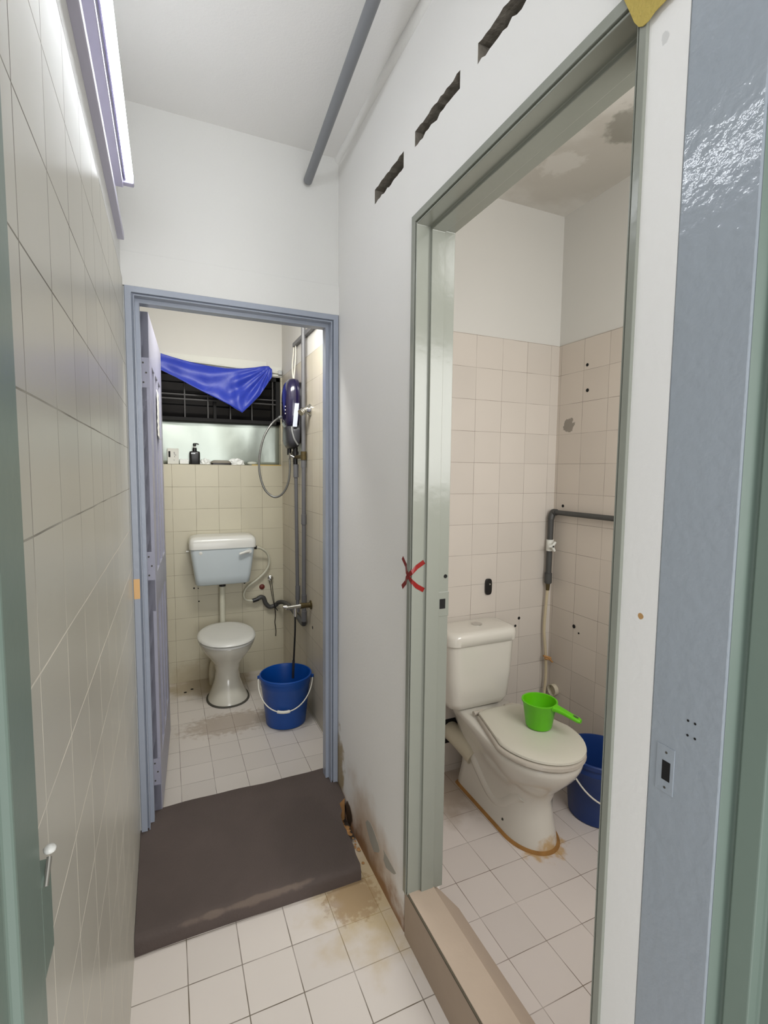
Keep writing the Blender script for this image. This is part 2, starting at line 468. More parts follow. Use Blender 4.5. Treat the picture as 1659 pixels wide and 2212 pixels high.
# ================================================================= STRUCTURE
XL, XW, YB = -0.127, 0.657, 1.975     # left wall, right corridor wall, back wall front face
ZC = 2.715

struct(obox('floor', M_floor, (-0.3, 0.70, -0.6, 2.0, -0.05, 0.0)))
struct(obox('floor', M_bathfloor, (-0.20, 0.80, 2.0, 3.75, -0.05, 0.0)))
struct(obox('floor', M_roomfloor, (0.70, 1.98, 0.0, 2.05, -0.05, 0.0005)))
struct(obox('ceiling', M_ceil, (-0.3, 0.72, 0.2, 2.02, ZC, ZC + 0.08)))
struct(obox('ceiling', M_white_bath, (-0.25, 0.90, 2.02, 3.75, 2.70, 2.80)))
struct(obox('ceiling', M_roomceil, (0.72, 1.98, 0.0, 2.05, 2.745, 2.83)))

# left wall: tiled up to 2.126, painted above
bm = B()
box(bm, -0.24, XL, 0.475, 2.0, 0, 2.126, 0)
box(bm, -0.24, XL - 0.005, 0.475, 2.0, 2.126, ZC + 0.02, 1)
wl = struct(obj('wall_left', bm, [M_lefttile, M_white]))

# back wall of the corridor with the doorway, the lower band a little proud
DL, DR, DZ = -0.1225, 0.655, 2.105      # frame outline
bm = B()
Y0, Y1 = YB, 2.06
box(bm, -0.24, DL, Y0, Y1, 0, DZ)
box(bm, DR, 0.80, Y0 + 0.0, Y1, 0, DZ)
box(bm, -0.24, 0.80, Y0 - 0.007, Y1, DZ, 2.222)
box(bm, -0.24, 0.80, Y0, Y1, 2.222, ZC + 0.02)
struct(obj('wall_back', bm, M_white, bevel=0.002))

# right corridor wall: polygon with door opening and three ragged vent slots
RY0, RY1, RZ0, RZ1 = 0.550, 1.303, 0.0, 2.190
WX1 = 0.787


def slot_loop(ya, yb, za, zb, seed, rag):
    rnd = random.Random(seed)
    pts = []
    n = 15
    for i in range(n + 1):
        t = i / n
        pts.append((ya + (yb - ya) * t, za + (rnd.uniform(-rag, rag) if 0 < i < n else 0.0)))
    for i in range(n, -1, -1):
        t = i / n
        pts.append((ya + (yb - ya) * t, zb + (rnd.uniform(-rag * 0.7, rag * 0.7) if 0 < i < n else 0.0)))
    return pts


slots = [slot_loop(1.372, 1.592, 2.362, 2.408, 3, 0.0035), slot_loop(1.068, 1.300, 2.378, 2.419, 5, 0.0045),
         slot_loop(0.770, 0.995, 2.380, 2.424, 8, 0.005)]
bm = B()
outer = [(0.487, -0.0), (RY0, 0.0), (RY0, RZ1), (RY1, RZ1), (RY1, 0.0), (2.03, 0.0), (2.03, ZC + 0.02), (0.487, ZC + 0.02)]
front = []
edges = []


def loop_edges(pts, x):
    vs = [bm.verts.new((x, p[0], p[1])) for p in pts]
    es = [bm.edges.new((vs[i], vs[(i + 1) % len(vs)])) for i in range(len(vs))]
    return vs, es


vo, eo = loop_edges(outer, XW)
allv = [vo]; alle = list(eo)
for s in slots:
    v_, e_ = loop_edges(s, XW); allv.append(v_); alle += e_
bmesh.ops.triangle_fill(bm, use_beauty=True, use_dissolve=False, edges=alle)
# outer rim and back
vb = [bm.verts.new((WX1, p[0], p[1])) for p in outer]
n = len(vo)
for i in range(n):
    bm.faces.new((vo[i], vo[(i + 1) % n], vb[(i + 1) % n], vb[i]))
bm.faces.new((vb[0], vb[1], vb[2], vb[7]))
bm.faces.new((vb[2], vb[3], vb[6], vb[7]))
bm.faces.new((vb[3], vb[4], vb[5], vb[6]))
for v_ in allv[1:]:
    b_ = [bm.verts.new((XW + 0.055 + random.uniform(-0.012, 0.012), v.co.y, v.co.z)) for v in v_]
    for i in range(len(v_)):
        bm.faces.new((v_[i], v_[(i + 1) % len(v_)], b_[(i + 1) % len(v_)], b_[i])).material_index = 1
    bm.faces.new(b_).material_index = 1
wr = struct(obj('wall_right', bm, [M_rightwall, M_concrete]))
# peeled paint near the foot of the wall (thin exposed patches)


def wall_patch(pts, x, t, m, name, parent):
    bm = B(); poly(bm, [(x, p[0], p[1]) for p in pts], (-t, 0, 0))
    return obj(name, bm, m, parent)


peel1 = [(1.617, 0.1641), (1.5894, 0.1722), (1.5624, 0.1676), (1.5143, 0.1455), (1.500, 0.130), (1.5094, 0.114), (1.5519, 0.0854), (1.588, 0.0984), (1.621, 0.1262), (1.6355, 0.142)]
peel2 = [(1.4692, 0.1565), (1.4375, 0.155), (1.3919, 0.1536), (1.3628, 0.1522), (1.378, 0.137), (1.4024, 0.1254), (1.4442, 0.109), (1.466, 0.120), (1.4609, 0.1456)]
wall_patch(peel1, XW, 0.0008, M_peel, 'peeled_patch', wr)
wall_patch(peel2, XW, 0.0008, M_peel, 'peeled_patch', wr)
# crown bead where wall meets ceiling
bm = B()
tube(bm, [(XW + 0.002, 0.2, 2.70), (XW + 0.002, 1.976, 2.712)], 0.019, 10)
struct(obj('trim_1', bm, M_ceil, smooth=60))

# back bathroom shell
bm = B()
WXA, WXB, WZA, WZB = -0.09, 0.757, 1.508, 2.135
box(bm, -0.25, 0.90, 3.58, 3.68, 0, WZA, 0)
box(bm, -0.25, WXA, 3.58, 3.68, WZA, WZB, 0)
box(bm, WXB, 0.90, 3.58, 3.68, WZA, WZB, 0)
box(bm, -0.25, 0.90, 3.581, 3.68, WZB, 2.72, 1)
struct(obj('wall_rear', bm, [M_bathtile, M_white_bath]))
bm = B()
box(bm, 0.765, 0.90, 2.06, 3.60, 0, 2.14, 0)
box(bm, 0.769, 0.90, 2.06, 3.60, 2.14, 2.72, 1)
struct(obj('wall_right', bm, [M_bathtile_side, M_white_bath]))
bm = B()
box(bm, -0.25, -0.155, 2.0, 3.62, 0, 2.14, 0)
box(bm, -0.25, -0.16, 2.0, 3.62, 2.14, 2.72, 1)
struct(obj('wall_left', bm, [M_bathtile_side, M_white_bath]))

# side bathroom shell
bm = B()
box(bm, 0.78, 1.98, 1.98, 2.08, 0, 2.113, 0)
box(bm, 0.78, 1.98, 1.985, 2.08, 2.113, 2.76, 1)
struct(obj('wall_rear', bm, [M_roomtile, M_white_bath]))
bm = B()
box(bm, 1.84, 1.98, 0.1, 2.0, 0, 2.113, 0)
box(bm, 1.845, 1.98, 0.1, 2.0, 2.113, 2.76, 1)
struct(obj('wall_far', bm, [M_roomtile_side, M_white_bath]))
bm = B()
box(bm, 0.66, 1.98, 0.0, 0.12, 0, 2.113, 0)
box(bm, 0.66, 1.98, 0.0, 0.115, 2.113, 2.76, 1)
struct(obj('wall_front', bm, [M_roomtile, M_white_bath]))
# stub between entrance and side bathroom
struct(obox('wall_stub', M_white, (0.700, 0.787, 0.12, 0.487, 0, 2.735)))


# ---------------------------------------------------------------- door frames (mitred profile swept round the opening)
def sweep_frame(bm, prof, A, Bp, Ztop, Zbot, axis, face, sgn, near=1.0):
    """prof: (inset from outer edge, depth from wall face); axis 'x' wall face in YZ plane, 'y' wall face in XZ plane.
    A/Bp: outer edges along the horizontal axis."""
    rings = []
    for corner in range(4):
        r = []
        for u, d in prof:
            if corner in (0, 1): h = A + u * (1 if Bp > A else -1)
            else: h = Bp - u * near * (1 if Bp > A else -1)
            z = Ztop - u if corner in (1, 2) else Zbot
            p = (face + d * sgn, h, z) if axis == 'x' else (h, face + d * sgn, z)
            r.append(p)
        rings.append(r)
    vr = [[bm.verts.new(p) for p in r] for r in rings]
    n = len(prof)
    for a, b in zip(vr[:-1], vr[1:]):
        for i in range(n):
            bm.faces.new((a[i], a[(i + 1) % n], b[(i + 1) % n], b[i]))
    bm.faces.new(vr[0]); bm.faces.new(vr[-1][::-1])


def empty_struct(name, loc):
    o = bpy.data.objects.new(name, None); COL.objects.link(o); o.location = loc; o.empty_display_size = 0.05
    return struct(o)


# door_1: back doorway (blue grey)
d1 = empty_struct('door_1', (0.27, YB, 0.1))
prof_b = [(0, -0.010), (0.021, -0.010), (0.021, 0.004), (0.026, 0.004), (0.026, -0.006), (0.030, -0.006), (0.030, 0.028), (0.044, 0.028), (0.044, 0.07), (0.036, 0.07),
          (0.036, 0.088), (0, 0.088)]
bm = B(); sweep_frame(bm, prof_b, DL, DR, DZ, 0.07, 'y', YB, 1)
obj('frame', bm, M_frame_b, d1, bevel=0.0015)
# open leaf along the left wall
hx, hy = -0.086, 2.068
ang = math.radians(87.2)
LW, LT = 0.69, 0.034


def leafpt(u, v, z):       # u along the leaf, v thickness (towards the room), z
    return (hx + math.cos(ang) * u + math.sin(ang) * v, hy + math.sin(ang) * u - math.cos(ang) * v, z)


def leafbox(bm, u0, u1, v0, v1, z0, z1):
    vs = [bm.verts.new(leafpt(*p)) for p in ((u0, v0, z0), (u1, v0, z0), (u1, v1, z0), (u0, v1, z0), (u0, v0, z1), (u1, v0, z1), (u1, v1, z1), (u0, v1, z1))]
    for f in ((0, 3, 2, 1), (4, 5, 6, 7), (0, 1, 5, 4), (1, 2, 6, 5), (2, 3, 7, 6), (3, 0, 4, 7)):
        bm.faces.new([vs[i] for i in f])


LZ0, LZ1 = 0.085, 2.052
bm = B()
leafbox(bm, 0.0, LW, 0.004, LT - 0.010, LZ0, LZ1)
for z0, z1 in ((LZ0, 0.30), (0.92, 1.06), (1.87, LZ1)):
    leafbox(bm, 0.0, LW, 0, LT, z0, z1)
for u0, u1 in ((0, 0.10), (0.235, 0.275), (0.41, 0.45), (0.59, LW)):
    leafbox(bm, u0, u1, 0, LT - 0.0002, LZ0, LZ1)
leaf = obj('leaf', bm, M_leaf, d1, bevel=0.002)
for zc in (1.83, 1.10, 0.27):
    bm = B()
    leafbox(bm, -0.0016, 0.0005, 0.003, 0.031, zc - 0.055, zc + 0.055)
    hg = obj('hinge', bm, M_leaf, leaf)
    bm = B()
    for k, dz in enumerate((-0.036, 0.0, 0.036)):
        p = leafpt(-0.0019, 0.012 + 0.010 * (k % 2), zc + dz)
        lathe(bm, p, [(-0.0012, 0.0032), (0.001, 0.0032)], 10, 'y')
    obj('screw', bm, M_darkseal, hg)

# door_2: side doorway (grey green)
d2 = empty_struct('door_2', (XW, 0.92, 0.155))
prof_r = [(0, -0.006), (0.021, -0.006), (0.021, 0.006), (0.0255, 0.006), (0.0255, -0.004), (0.030, -0.004), (0.030, 0.040), (0.040, 0.040), (0.040, 0.083), (0.0325, 0.083),
          (0.0325, 0.120), (0, 0.120)]
bm = B(); sweep_frame(bm, prof_r, RY1, RY0, RZ1, 0.146, 'x', XW, 1, 0.62)
obj('frame', bm, M_frame_r, d2, bevel=0.0015)
# strike plate on the far jamb
bm = B(); box(bm, 0.7415, 0.7785, 1.2688, 1.2707, 1.032, 1.108)
spl = obj('strike_plate', bm, M_frame_r, d2, bevel=0.001)
bm = B(); box(bm, 0.7465, 0.766, 1.2680, 1.2690, 1.056, 1.086)
obj('latch_hole', bm, M_black, spl)
bm = B(); lathe(bm, (0.766, 1.2703, 1.155), [(-0.001, 0.006), (0.0008, 0.006)], 14, 'y')
obj('bolt_hole', bm, M_black, d2)
# sill of the side doorway
bm = B()
box(bm, XW - 0.003, XW + 0.001, RY0, 1.292, 0.0, 0.152, 1)
box(bm, XW + 0.001, 0.742, RY0 + 0.001, 1.302, 0.0, 0.157, 0)
poly(bm, [(0.742, RY0 + 0.001, 0.1555), (0.866, RY0 + 0.001, 0.0012), (0.742, RY0 + 0.001, 0.001)], (0, 0.755, 0), 0)
sl = struct(obj('trim_2', bm, [M_sill, M_sillside], bevel=0.0015))
bm = B(); box(bm, XW - 0.0035, XW + 0.0015, RY0, 1.290, 0.150, 0.1545)
struct(obj('trim_3', bm, M_joint))

# door_3: entrance frame nearest the viewer
d3 = empty_struct('door_3', (0.3, 0.40, 0.0))
bm = B()
poly(bm, [(0.6565, 0.4862, 0), (0.6565, 0.384, 0), (0.70, 0.384, 0), (0.70, 0.4862, 0)], (0, 0, 2.6))
rj = obj('frame', bm, M_frame_e, d3, bevel=0.0018)
bm = B()
poly(bm, [(0.659, 0.3838, 0), (0.668, 0.379, 0), (0.677, 0.3745, 0), (0.677, 0.370, 0), (0.669, 0.367, 0), (0.669, 0.338, 0), (0.678, 0.334, 0), (0.684, 0.333, 0), (0.684, 0.20, 0), (0.72, 0.20, 0), (0.72, 0.3838, 0)], (0, 0, 2.6))
obj('frame_stop', bm, M_frame_l, d3, bevel=0.0015)
bm = B()
poly(bm, [(-0.103, 0.457, 0), (-0.103, 0.394, 0), (-0.110, 0.389, 0), (-0.110, 0.20, 0), (-0.24, 0.20, 0), (-0.24, 0.457, 0)], (0, 0, 2.6))
lj = obj('frame', bm, M_frame_l, d3, bevel=0.002)
# strike plate, holes and screw holes of the right jamb
bm = B(); box(bm, 0.6553, 0.6567, 0.446, 0.474, 1.005, 1.075)
sp3 = obj('strike_plate', bm, M_frame_e, d3, bevel=0.0006)
bm = B(); box(bm, 0.6549, 0.6557, 0.4515, 0.4640, 1.024, 1.053)
obj('latch_hole', bm, M_black, sp3)
bm = B()
for y_, z_ in ((0.4585, 1.066), (0.4585, 1.013)):
    lathe(bm, (0.6551, y_, z_), [(-0.0003, 0.0018), (0.0004, 0.0018)], 10, 'x')
obj('screw', bm, M_darkseal, sp3)
bm = B()
for y_, z_ in ((0.4305, 1.128), (0.4205, 1.128), (0.4300, 1.107), (0.4195, 1.107)):
    lathe(bm, (0.6564, y_, z_), [(-0.0004, 0.0017), (0.0006, 0.0017)], 10, 'x')
obj('screw_hole', bm, M_black, d3)
# hinge remains on the left jamb
hg = None
bm = B(); box(bm, -0.116, -0.103, 0.455, 0.490, 1.045, 1.128)
hg = obj('hinge_plate', bm, M_frame_l, d3, bevel=0.0015)
bm = B(); lathe(bm, (-0.1015, 0.482, 1.138), [(0, 0.0025), (0.0015, 0.0046), (0.004, 0.0050), (0.006, 0.0034), (0.007, 0.0006)], 18)
obj('hinge_knob', bm, M_seat, hg, smooth=50)
bm = B(); tube(bm, [(-0.1012, 0.478, 1.137), (-0.1018, 0.464, 1.121)], 0.0020, 10)
obj('hinge_pin', bm, M_steel, hg, smooth=50)

# ---------------------------------------------------------------- brown cement step in the back doorway
bm = B()
rnd = random.Random(4)
NS = 26
zt = lambda y: 0.055 + (min(max(y, 1.55), 2.02) - 1.55) / 0.47 * 0.055
xs0, = (XL + 0.001,)
rows = []
ys = [1.548, 1.552, 1.560, 1.575] + [1.575 + (2.075 - 1.575) * i / NS for i in range(1, NS + 1)]
for k, y in enumerate(ys):
    if y < 1.72: xr = 0.606 + rnd.uniform(-0.003, 0.003)
    elif y < 1.86: xr = 0.606 + (y - 1.72) * 0.10 + rnd.uniform(-0.007, 0.007)
    elif y < 1.97: xr = 0.652
    else: xr = 0.640
    z = zt(y)
    if k == 0: z = 0.034
    elif k == 1: z = 0.047
    elif k == 2: z = 0.054
    rows.append((y, xr, z))
NX = 24
grid = []
for y, xr, z in rows:
    g = []
    for i in range(NX + 1):
        t = i / NX
        x = xs0 + (xr - xs0) * t
        jit = 0.0022 * math.sin(11 * x + 3.1 * y) + 0.0012 * math.sin(31 * x)
        g.append(bm.verts.new((x, y + (0.004 * math.sin(7 * x + 1) if y < 1.58 else 0), z + jit)))
    grid.append(g)
low = [[bm.verts.new((v.co.x, v.co.y, 0.0)) for v in g] for g in (grid[0], grid[-1])]
for a, b in zip(grid[:-1], grid[1:]):
    for i in range(NX):
        bm.faces.new((a[i], a[i + 1], b[i + 1], b[i]))
for i in range(NX):
    bm.faces.new((low[0][i], low[0][i + 1], grid[0][i + 1], grid[0][i]))
    bm.faces.new((grid[-1][i], grid[-1][i + 1], low[1][i + 1], low[1][i]))
lside = [bm.verts.new((g[-1].co.x, g[-1].co.y, 0)) for g in grid[1:-1]]
ls = [low[0][-1]] + lside + [low[1][-1]]
for k in range(len(grid) - 1):
    f = bm.faces.new((grid[k][-1], ls[k], ls[k + 1], grid[k + 1][-1]))
    f.material_index = 1 if k > 6 else 0
tag(obj('door_step', bm, [M_step, M_rubble], smooth=50), 'dark brown cement step with a worn front edge filling the back doorway', 'step')
bm = B()
for i in range(26):
    y = rnd.uniform(1.60, 1.86); x = rnd.uniform(0.618, 0.650); s = rnd.uniform(0.004, 0.011)
    vs = bmesh.ops.create_icosphere(bm, subdivisions=1, radius=s)['verts']
    for v in vs: v.co = Vector((v.co.x * rnd.uniform(.7, 1.3) + x, v.co.y * 1.3 + y, abs(v.co.z * 0.6) + (0.0 if y < 1.7 else 0.0)))
o = tag(obj('rubble', bm, M_rubble), 'tan crumbs of broken cement in the gap between the brown step and the wall', 'rubble')
o['kind'] = 'stuff'

# ================================================================= CORRIDOR FITTINGS
t = thing('wall_light', (-0.11, 1.2, 2.33), 'lit white tube light on the left corridor wall above the tiles', 'light')
bm = B(); box(bm, -0.131, -0.1, 0.50, 1.735, 2.312, 2.355)
obj('body', bm, M_batten, t, bevel=0.003)
bm = B(); tube(bm, [(-0.085, 0.525, 2.333), (-0.085, 1.712, 2.333)], 0.0132, 24)
for f_ in bm.faces:          # the lit diffuser faces the room, the metal spine faces the wall
    c_ = f_.calc_center_median()
    f_.material_index = 0 if ((c_.x + 0.085) - 0.15 * (c_.z - 2.333)) > -0.004 else 1
obj('tube', bm, [M_tube, M_batten], t, smooth=50)
for ya, yb in ((0.505, 0.527), (1.710, 1.735)):
    bm = B(); box(bm, -0.102, -0.071, ya, yb, 2.317, 2.349)
    obj('lamp_holder', bm, M_batten, t, bevel=0.004)
bm = B(); box(bm, -0.134, -0.113, 0.50, 1.90, 2.226, 2.250)
tag(obj('cable_trunking', bm, M_trunk, bevel=0.0025), 'narrow pale plastic cable trunking running under the wall light', 'trunking')
t = thing('ceiling_pipe', (0.525, 1.95, 2.595), 'grey plastic pipe slung under the corridor ceiling with an open end', 'pipe')
bm = B(); tube(bm, [(0.5255, 1.955, 2.592), (0.474, 0.55, 2.69)], 0.0168, 18)
obj('pipe_body', bm, M_conduit, t, smooth=60)
bm = B(); tube(bm, [(0.5256, 1.9565, 2.5918), (0.5255, 1.9545, 2.5921)], 0.0125, 18)
obj('pipe_mouth', bm, M_black, t, smooth=60)

# red tape cross round the jamb edge, orange tape, yellow cloth tape


def strip(bm, pts, w, wdir, t=0.0006):
    """thin ribbon through pts with width along wdir per point; thickness t along its normal"""
    P = [Vector(p) for p in pts]
    a = [bm.verts.new(p + Vector(d) * w / 2) for p, d in zip(P, wdir)]
    b = [bm.verts.new(p - Vector(d) * w / 2) for p, d in zip(P, wdir)]
    for i in range(len(P) - 1):
        bm.faces.new((a[i], a[i + 1], b[i + 1], b[i]))


t = thing('tape_cross', (0.65, 1.30, 1.16), 'red tape cross stuck over the edge of the side door frame', 'tape')
XF = XW - 0.0068
YFE = RY1 - 0.0308
for sgn in (1, -1):
    bm = B()
    zc = 1.161
    pts = [(XW - 0.0008, 1.345, zc + sgn * 0.046), (XW - 0.0009, 1.320, zc + sgn * 0.026), (XF, 1.3035, zc + sgn * 0.010), (XF, 1.288, zc - sgn * 0.004),
           (XF + 0.002, YFE, zc - sgn * 0.014), (XW + 0.012, YFE, zc - sgn * 0.029), (XW + 0.036, YFE, zc - sgn * 0.043)]
    q = math.sqrt(0.5)
    wd = [(0, -0.64, sgn * 0.77)] * 3 + [(0, -0.62, sgn * 0.78), (0.25, -0.3, sgn * 0.9), (0.55, 0, sgn * 0.83), (0.55, 0, sgn * 0.83)]
    strip(bm, pts, 0.0135, wd)
    o = obj('tape_strip', bm, M_red, t)
    md = o.modifiers.new('solid', 'SOLIDIFY'); md.thickness = 0.0005; md.offset = 0
bm = B(); box(bm, -0.1222, -0.1022, YB - 0.0112, YB - 0.0098, 1.000, 1.073)
tag(obj('orange_tape', bm, M_orange), 'strip of orange masking tape on the left jamb of the back doorway', 'tape')
bm = B()
yt = [(0.606, 2.215), (0.592, 2.187), (0.578, 2.155), (0.570, 2.136), (0.562, 2.124), (0.555, 2.1195), (0.546, 2.1195), (0.536, 2.124), (0.515, 2.126), (0.492, 2.129), (0.492, 2.30), (0.606, 2.30)]
poly(bm, [(XW - 0.0075, p[0], p[1]) for p in yt], (-0.0012, 0, 0))
tag(obj('yellow_tape', bm, M_yellow), 'yellow cloth tape patch above the near jamb of the side door frame', 'tape')

# ================================================================= SIDE BATHROOM
CX = 1.325
t = thing('toilet', (CX, 1.6, 0), 'white close-coupled toilet with a bulky tank in the side bathroom', 'toilet')
bm = B()
secs = [  # z, yf, ym, yb, hw, hwb
    (0.000, 1.375, 1.52, 1.90, 0.105, 0.100),
    (0.030, 1.380, 1.52, 1.90, 0.101, 0.097),
    (0.110, 1.398, 1.52, 1.89, 0.090, 0.086),
    (0.180, 1.405, 1.52, 1.89, 0.088, 0.080),
    (0.230, 1.385, 1.52, 1.90, 0.104, 0.082),
    (0.275, 1.342, 1.52, 1.92, 0.134, 0.092),
    (0.320, 1.305, 1.50, 1.94, 0.158, 0.104),
    (0.355, 1.288, 1.49, 1.955, 0.170, 0.116),
    (0.378, 1.284, 1.49, 1.958, 0.174, 0.122),
    (0.388, 1.290, 1.49, 1.955, 0.170, 0.118)]
loft(bm, [outline(CX, a, b_, c, d, e, z, 48) for z, a, b_, c, d, e in secs])
obj('bowl', bm, M_ceramic, t, smooth=70)
# pedestal side relief (trapway)
bm = B()
for s in (-1, 1):
    tube(bm, spline([(CX + s * 0.056, 1.47, 0.20), (CX + s * 0.063, 1.60, 0.085), (CX + s * 0.062, 1.74, 0.14), (CX + s * 0.054, 1.86, 0.24)], 6), 0.034, 12)
obj('trapway', bm, M_ceramic, t, smooth=70)
bm = B()
rs = []
for zz, hx_, yf, yb, r in ((0.386, 0.125, 1.835, 1.940, 0.035), (0.398, 0.145, 1.815, 1.950, 0.042), (0.43, 0.157, 1.799, 1.958, 0.045), (0.55, 0.167, 1.792, 1.963, 0.045), (0.705, 0.174, 1.788, 1.966, 0.045)):
    rs.append(rrect(CX - 0.029, (yf + yb) / 2, zz, hx_ + 0.001, (yb - yf) / 2, r, 7))
loft(bm, rs)
obj('tank', bm, M_ceramic, t, smooth=60)
bm = B()
rs = []
for zz, g in ((0.700, -0.006), (0.703, 0.0), (0.735, 0.002), (0.750, -0.002), (0.758, -0.010), (0.762, -0.024)):
    rs.append(rrect(CX - 0.029, 1.876, zz, 0.183 + g, 0.098 + g, 0.05, 8))
loft(bm, rs)
lid = obj('tank_lid', bm, M_ceramic, t, smooth=60)
bm = B(); lathe(bm, (CX - 0.016, 1.882, 0.7615), [(0, 0.026), (0.003, 0.026), (0.004, 0.022), (0.0045, 0.001)], 28)
obj('flush_button', bm, M_chrome, lid, smooth=40)
# seat ring and cover
bm = B(); loft(bm, [outline(CX, 1.279, 1.49, 1.735, 0.176, 0.112, 0.389, 48), outline(CX, 1.274, 1.49, 1.74, 0.180, 0.115, 0.394, 48), outline(CX, 1.276, 1.49, 1.738, 0.178, 0.114, 0.405, 48),
                    outline(CX, 1.284, 1.49, 1.73, 0.172, 0.110, 0.409, 48)])
obj('seat', bm, M_seatrim, t, smooth=50)
bm = B(); loft(bm, [outline(CX + 0.008, 1.284, 1.49, 1.74, 0.170, 0.112, 0.410, 48), outline(CX + 0.008, 1.280, 1.49, 1.742, 0.174, 0.114, 0.414, 48), outline(CX + 0.008, 1.282, 1.49, 1.74, 0.172, 0.113, 0.421, 48),
                    outline(CX + 0.008, 1.294, 1.49, 1.73, 0.162, 0.106, 0.4255, 48), outline(CX + 0.008, 1.35, 1.50, 1.70, 0.11, 0.07, 0.4268, 48)])
obj('seat_cover', bm, M_seat2, t, smooth=50)
for s in (-1, 1):
    bm = B(); tube(bm, [(CX + s * 0.085 - 0.025, 1.752, 0.405), (CX + s * 0.085 + 0.025, 1.752, 0.405)], 0.011, 12)
    obj('hinge', bm, M_seatrim, t, smooth=50)
bm = B(); lathe(bm, (CX - 0.092, 1.545, 0.05), [(0, 0.004), (-0.006, 0.006), (-0.010, 0.003)], 12, 'x')
obj('bolt_cap', bm, M_darkseal, t, smooth=40)
bm = B(); loft(bm, [outline(CX, 1.364, 1.52, 1.91, 0.116, 0.110, 0.0008, 48), outline(CX, 1.368, 1.52, 1.905, 0.113, 0.107, 0.007, 48), outline(CX, 1.380, 1.52, 1.90, 0.102, 0.098, 0.010, 48)])
obj('sealant_bead', bm, M_rust, t, smooth=60)['label'] = 'rusty brown sealant'
bm = B(); tube(bm, spline([(1.262, 1.80, 0.17), (1.245, 1.87, 0.20), (1.240, 1.93, 0.21), (1.240, 1.976, 0.21)], 5), 0.045, 18)
obj('outlet_pipe', bm, M_cream, t, smooth=60)
bm = B(); box(bm, 1.185, 1.30, 1.977, 1.9797, 0.15, 0.27)
w_ = obj('pipe_hole', bm, M_black, None); w_.parent = t; w_.matrix_parent_inverse = Matrix.Translation(t.location).inverted()

# dipper
DX, DY = 1.381, 1.525
t = thing('dipper', (DX, DY, 0.427), 'bright green plastic water dipper standing on the toilet cover', 'dipper')
bm = B()
prof = [(0.0, 0.040), (0.003, 0.050), (0.010, 0.053), (0.102, 0.0665), (0.108, 0.072), (0.112, 0.072), (0.112, 0.0655), (0.104, 0.0640), (0.010, 0.0505), (0.006, 0.047), (0.0055, 0.001)]
lathe(bm, (DX, DY, 0.427), prof, 40, cap1=False)
obj('cup', bm, M_green, t, smooth=50)
bm = B()
hd = Vector((0.35, -0.94, 0)).normalized(); hs = Vector((hd.y * -1, hd.x, 0))
p0 = Vector((DX, DY, 0.530)) + hd * 0.066
rr = []
for k, (u, w, z, th) in enumerate(((0, 0.023, -0.001, 0.024), (0.018, 0.018, -0.002, 0.020), (0.045, 0.0155, -0.006, 0.018), (0.075, 0.0155, -0.012, 0.016), (0.098, 0.0155, -0.016, 0.015), (0.108, 0.010, -0.018, 0.012))):
    c = p0 + hd * u + Vector((0, 0, z))
    ring = []
    for i in range(16):
        a = 2 * PI * i / 16
        ca, sa = math.cos(a), math.sin(a)
        q = c + hs * (math.copysign(abs(ca) ** .6, ca) * w) + Vector((0, 0, math.copysign(abs(sa) ** .6, sa) * th / 2))
        ring.append(tuple(q))
    rr.append(ring)
loft(bm, rr)
hdl = obj('handle', bm, M_green, t, smooth=60)
bm = B()
c = p0 + hd * 0.088 + Vector((0, 0, -0.0058))
loft(bm, [[tuple(c + hd * (0.011 * math.cos(2 * PI * i / 16)) + hs * (0.005 * math.sin(2 * PI * i / 16)) + Vector((0, 0, dz - 0.0018 * math.cos(2 * PI * i / 16)))) for i in range(16)] for dz in (-0.001, 0.0006)])
obj('hang_hole', bm, M_darkseal, hdl)


def bucket(name, c, rb, rt, h, m, label, front, handle_up=0.0):
    t = thing(name, c, label, 'bucket')
    bm = B()
    prof = [(0, rb - 0.008), (0.003, rb), (0.012, rb + 0.001), (h * 0.80, rb + (rt - rb) * 0.72), (h * 0.82, rb + (rt - rb) * 0.72 + 0.004), (h - 0.022, rt - 0.008), (h - 0.020, rt), (h - 0.004, rt + 0.001),
            (h, rt - 0.002), (h, rt - 0.007), (h - 0.02, rt - 0.011), (0.02, rb - 0.004), (0.012, rb - 0.012), (0.012, 0.001)]
    lathe(bm, c, prof, 48, cap1=False)
    obj('shell', bm, m, t, smooth=40)
    bm = B()
    # bail handle hanging down the front
    f = Vector((front[0], front[1], 0)).normalized(); s = Vector((-f.y, f.x, 0))
    C = Vector(c) + Vector((0, 0, h - 0.025))
    pts = []
    n = 28
    for i in range(n + 1):
        a = PI * i / n
        side = -math.cos(a); out = math.sin(a)
        ztop = 0.0
        drop = out * (h * 0.50)
        rr_ = rt + 0.006 - (rt - rb) * (drop / h) * 0.9
        # follow the bucket's side
        pos = C + s * (side * (rt + 0.006)) + f * math.sqrt(max(0, (rt + 0.004) ** 2 - (side * (rt + 0.004)) ** 2)) * (rr_ / (rt + 0.004)) * 1.02 - Vector((0, 0, drop))
        pts.append(pos)
    tube(bm, pts, 0.0036, 8)
    hd_ = obj('bail_handle', bm, M_handle, t, smooth=60)
    bm = B()
    mid = pts[n // 2 - 2:n // 2 + 3]
    tube(bm, mid, 0.0085, 12)
    obj('grip', bm, M_handle, hd_, smooth=60)
    for sd in (-1, 1):
        bm = B()
        p = C + s * sd * (rt + 0.004)
        lathe(bm, (p.x, p.y, p.z - 0.008), [(0, 0.004), (0.002, 0.009), (0.018, 0.009), (0.020, 0.004)], 12)
        obj('ear', bm, m, t, smooth=50)
    return t


bucket('bucket', (1.680, 1.480, 0.0012), 0.116, 0.143, 0.275, M_navybucket, 'dark blue bucket on the floor behind the close-coupled toilet, half hidden by the door frame', (-0.25, -0.97))

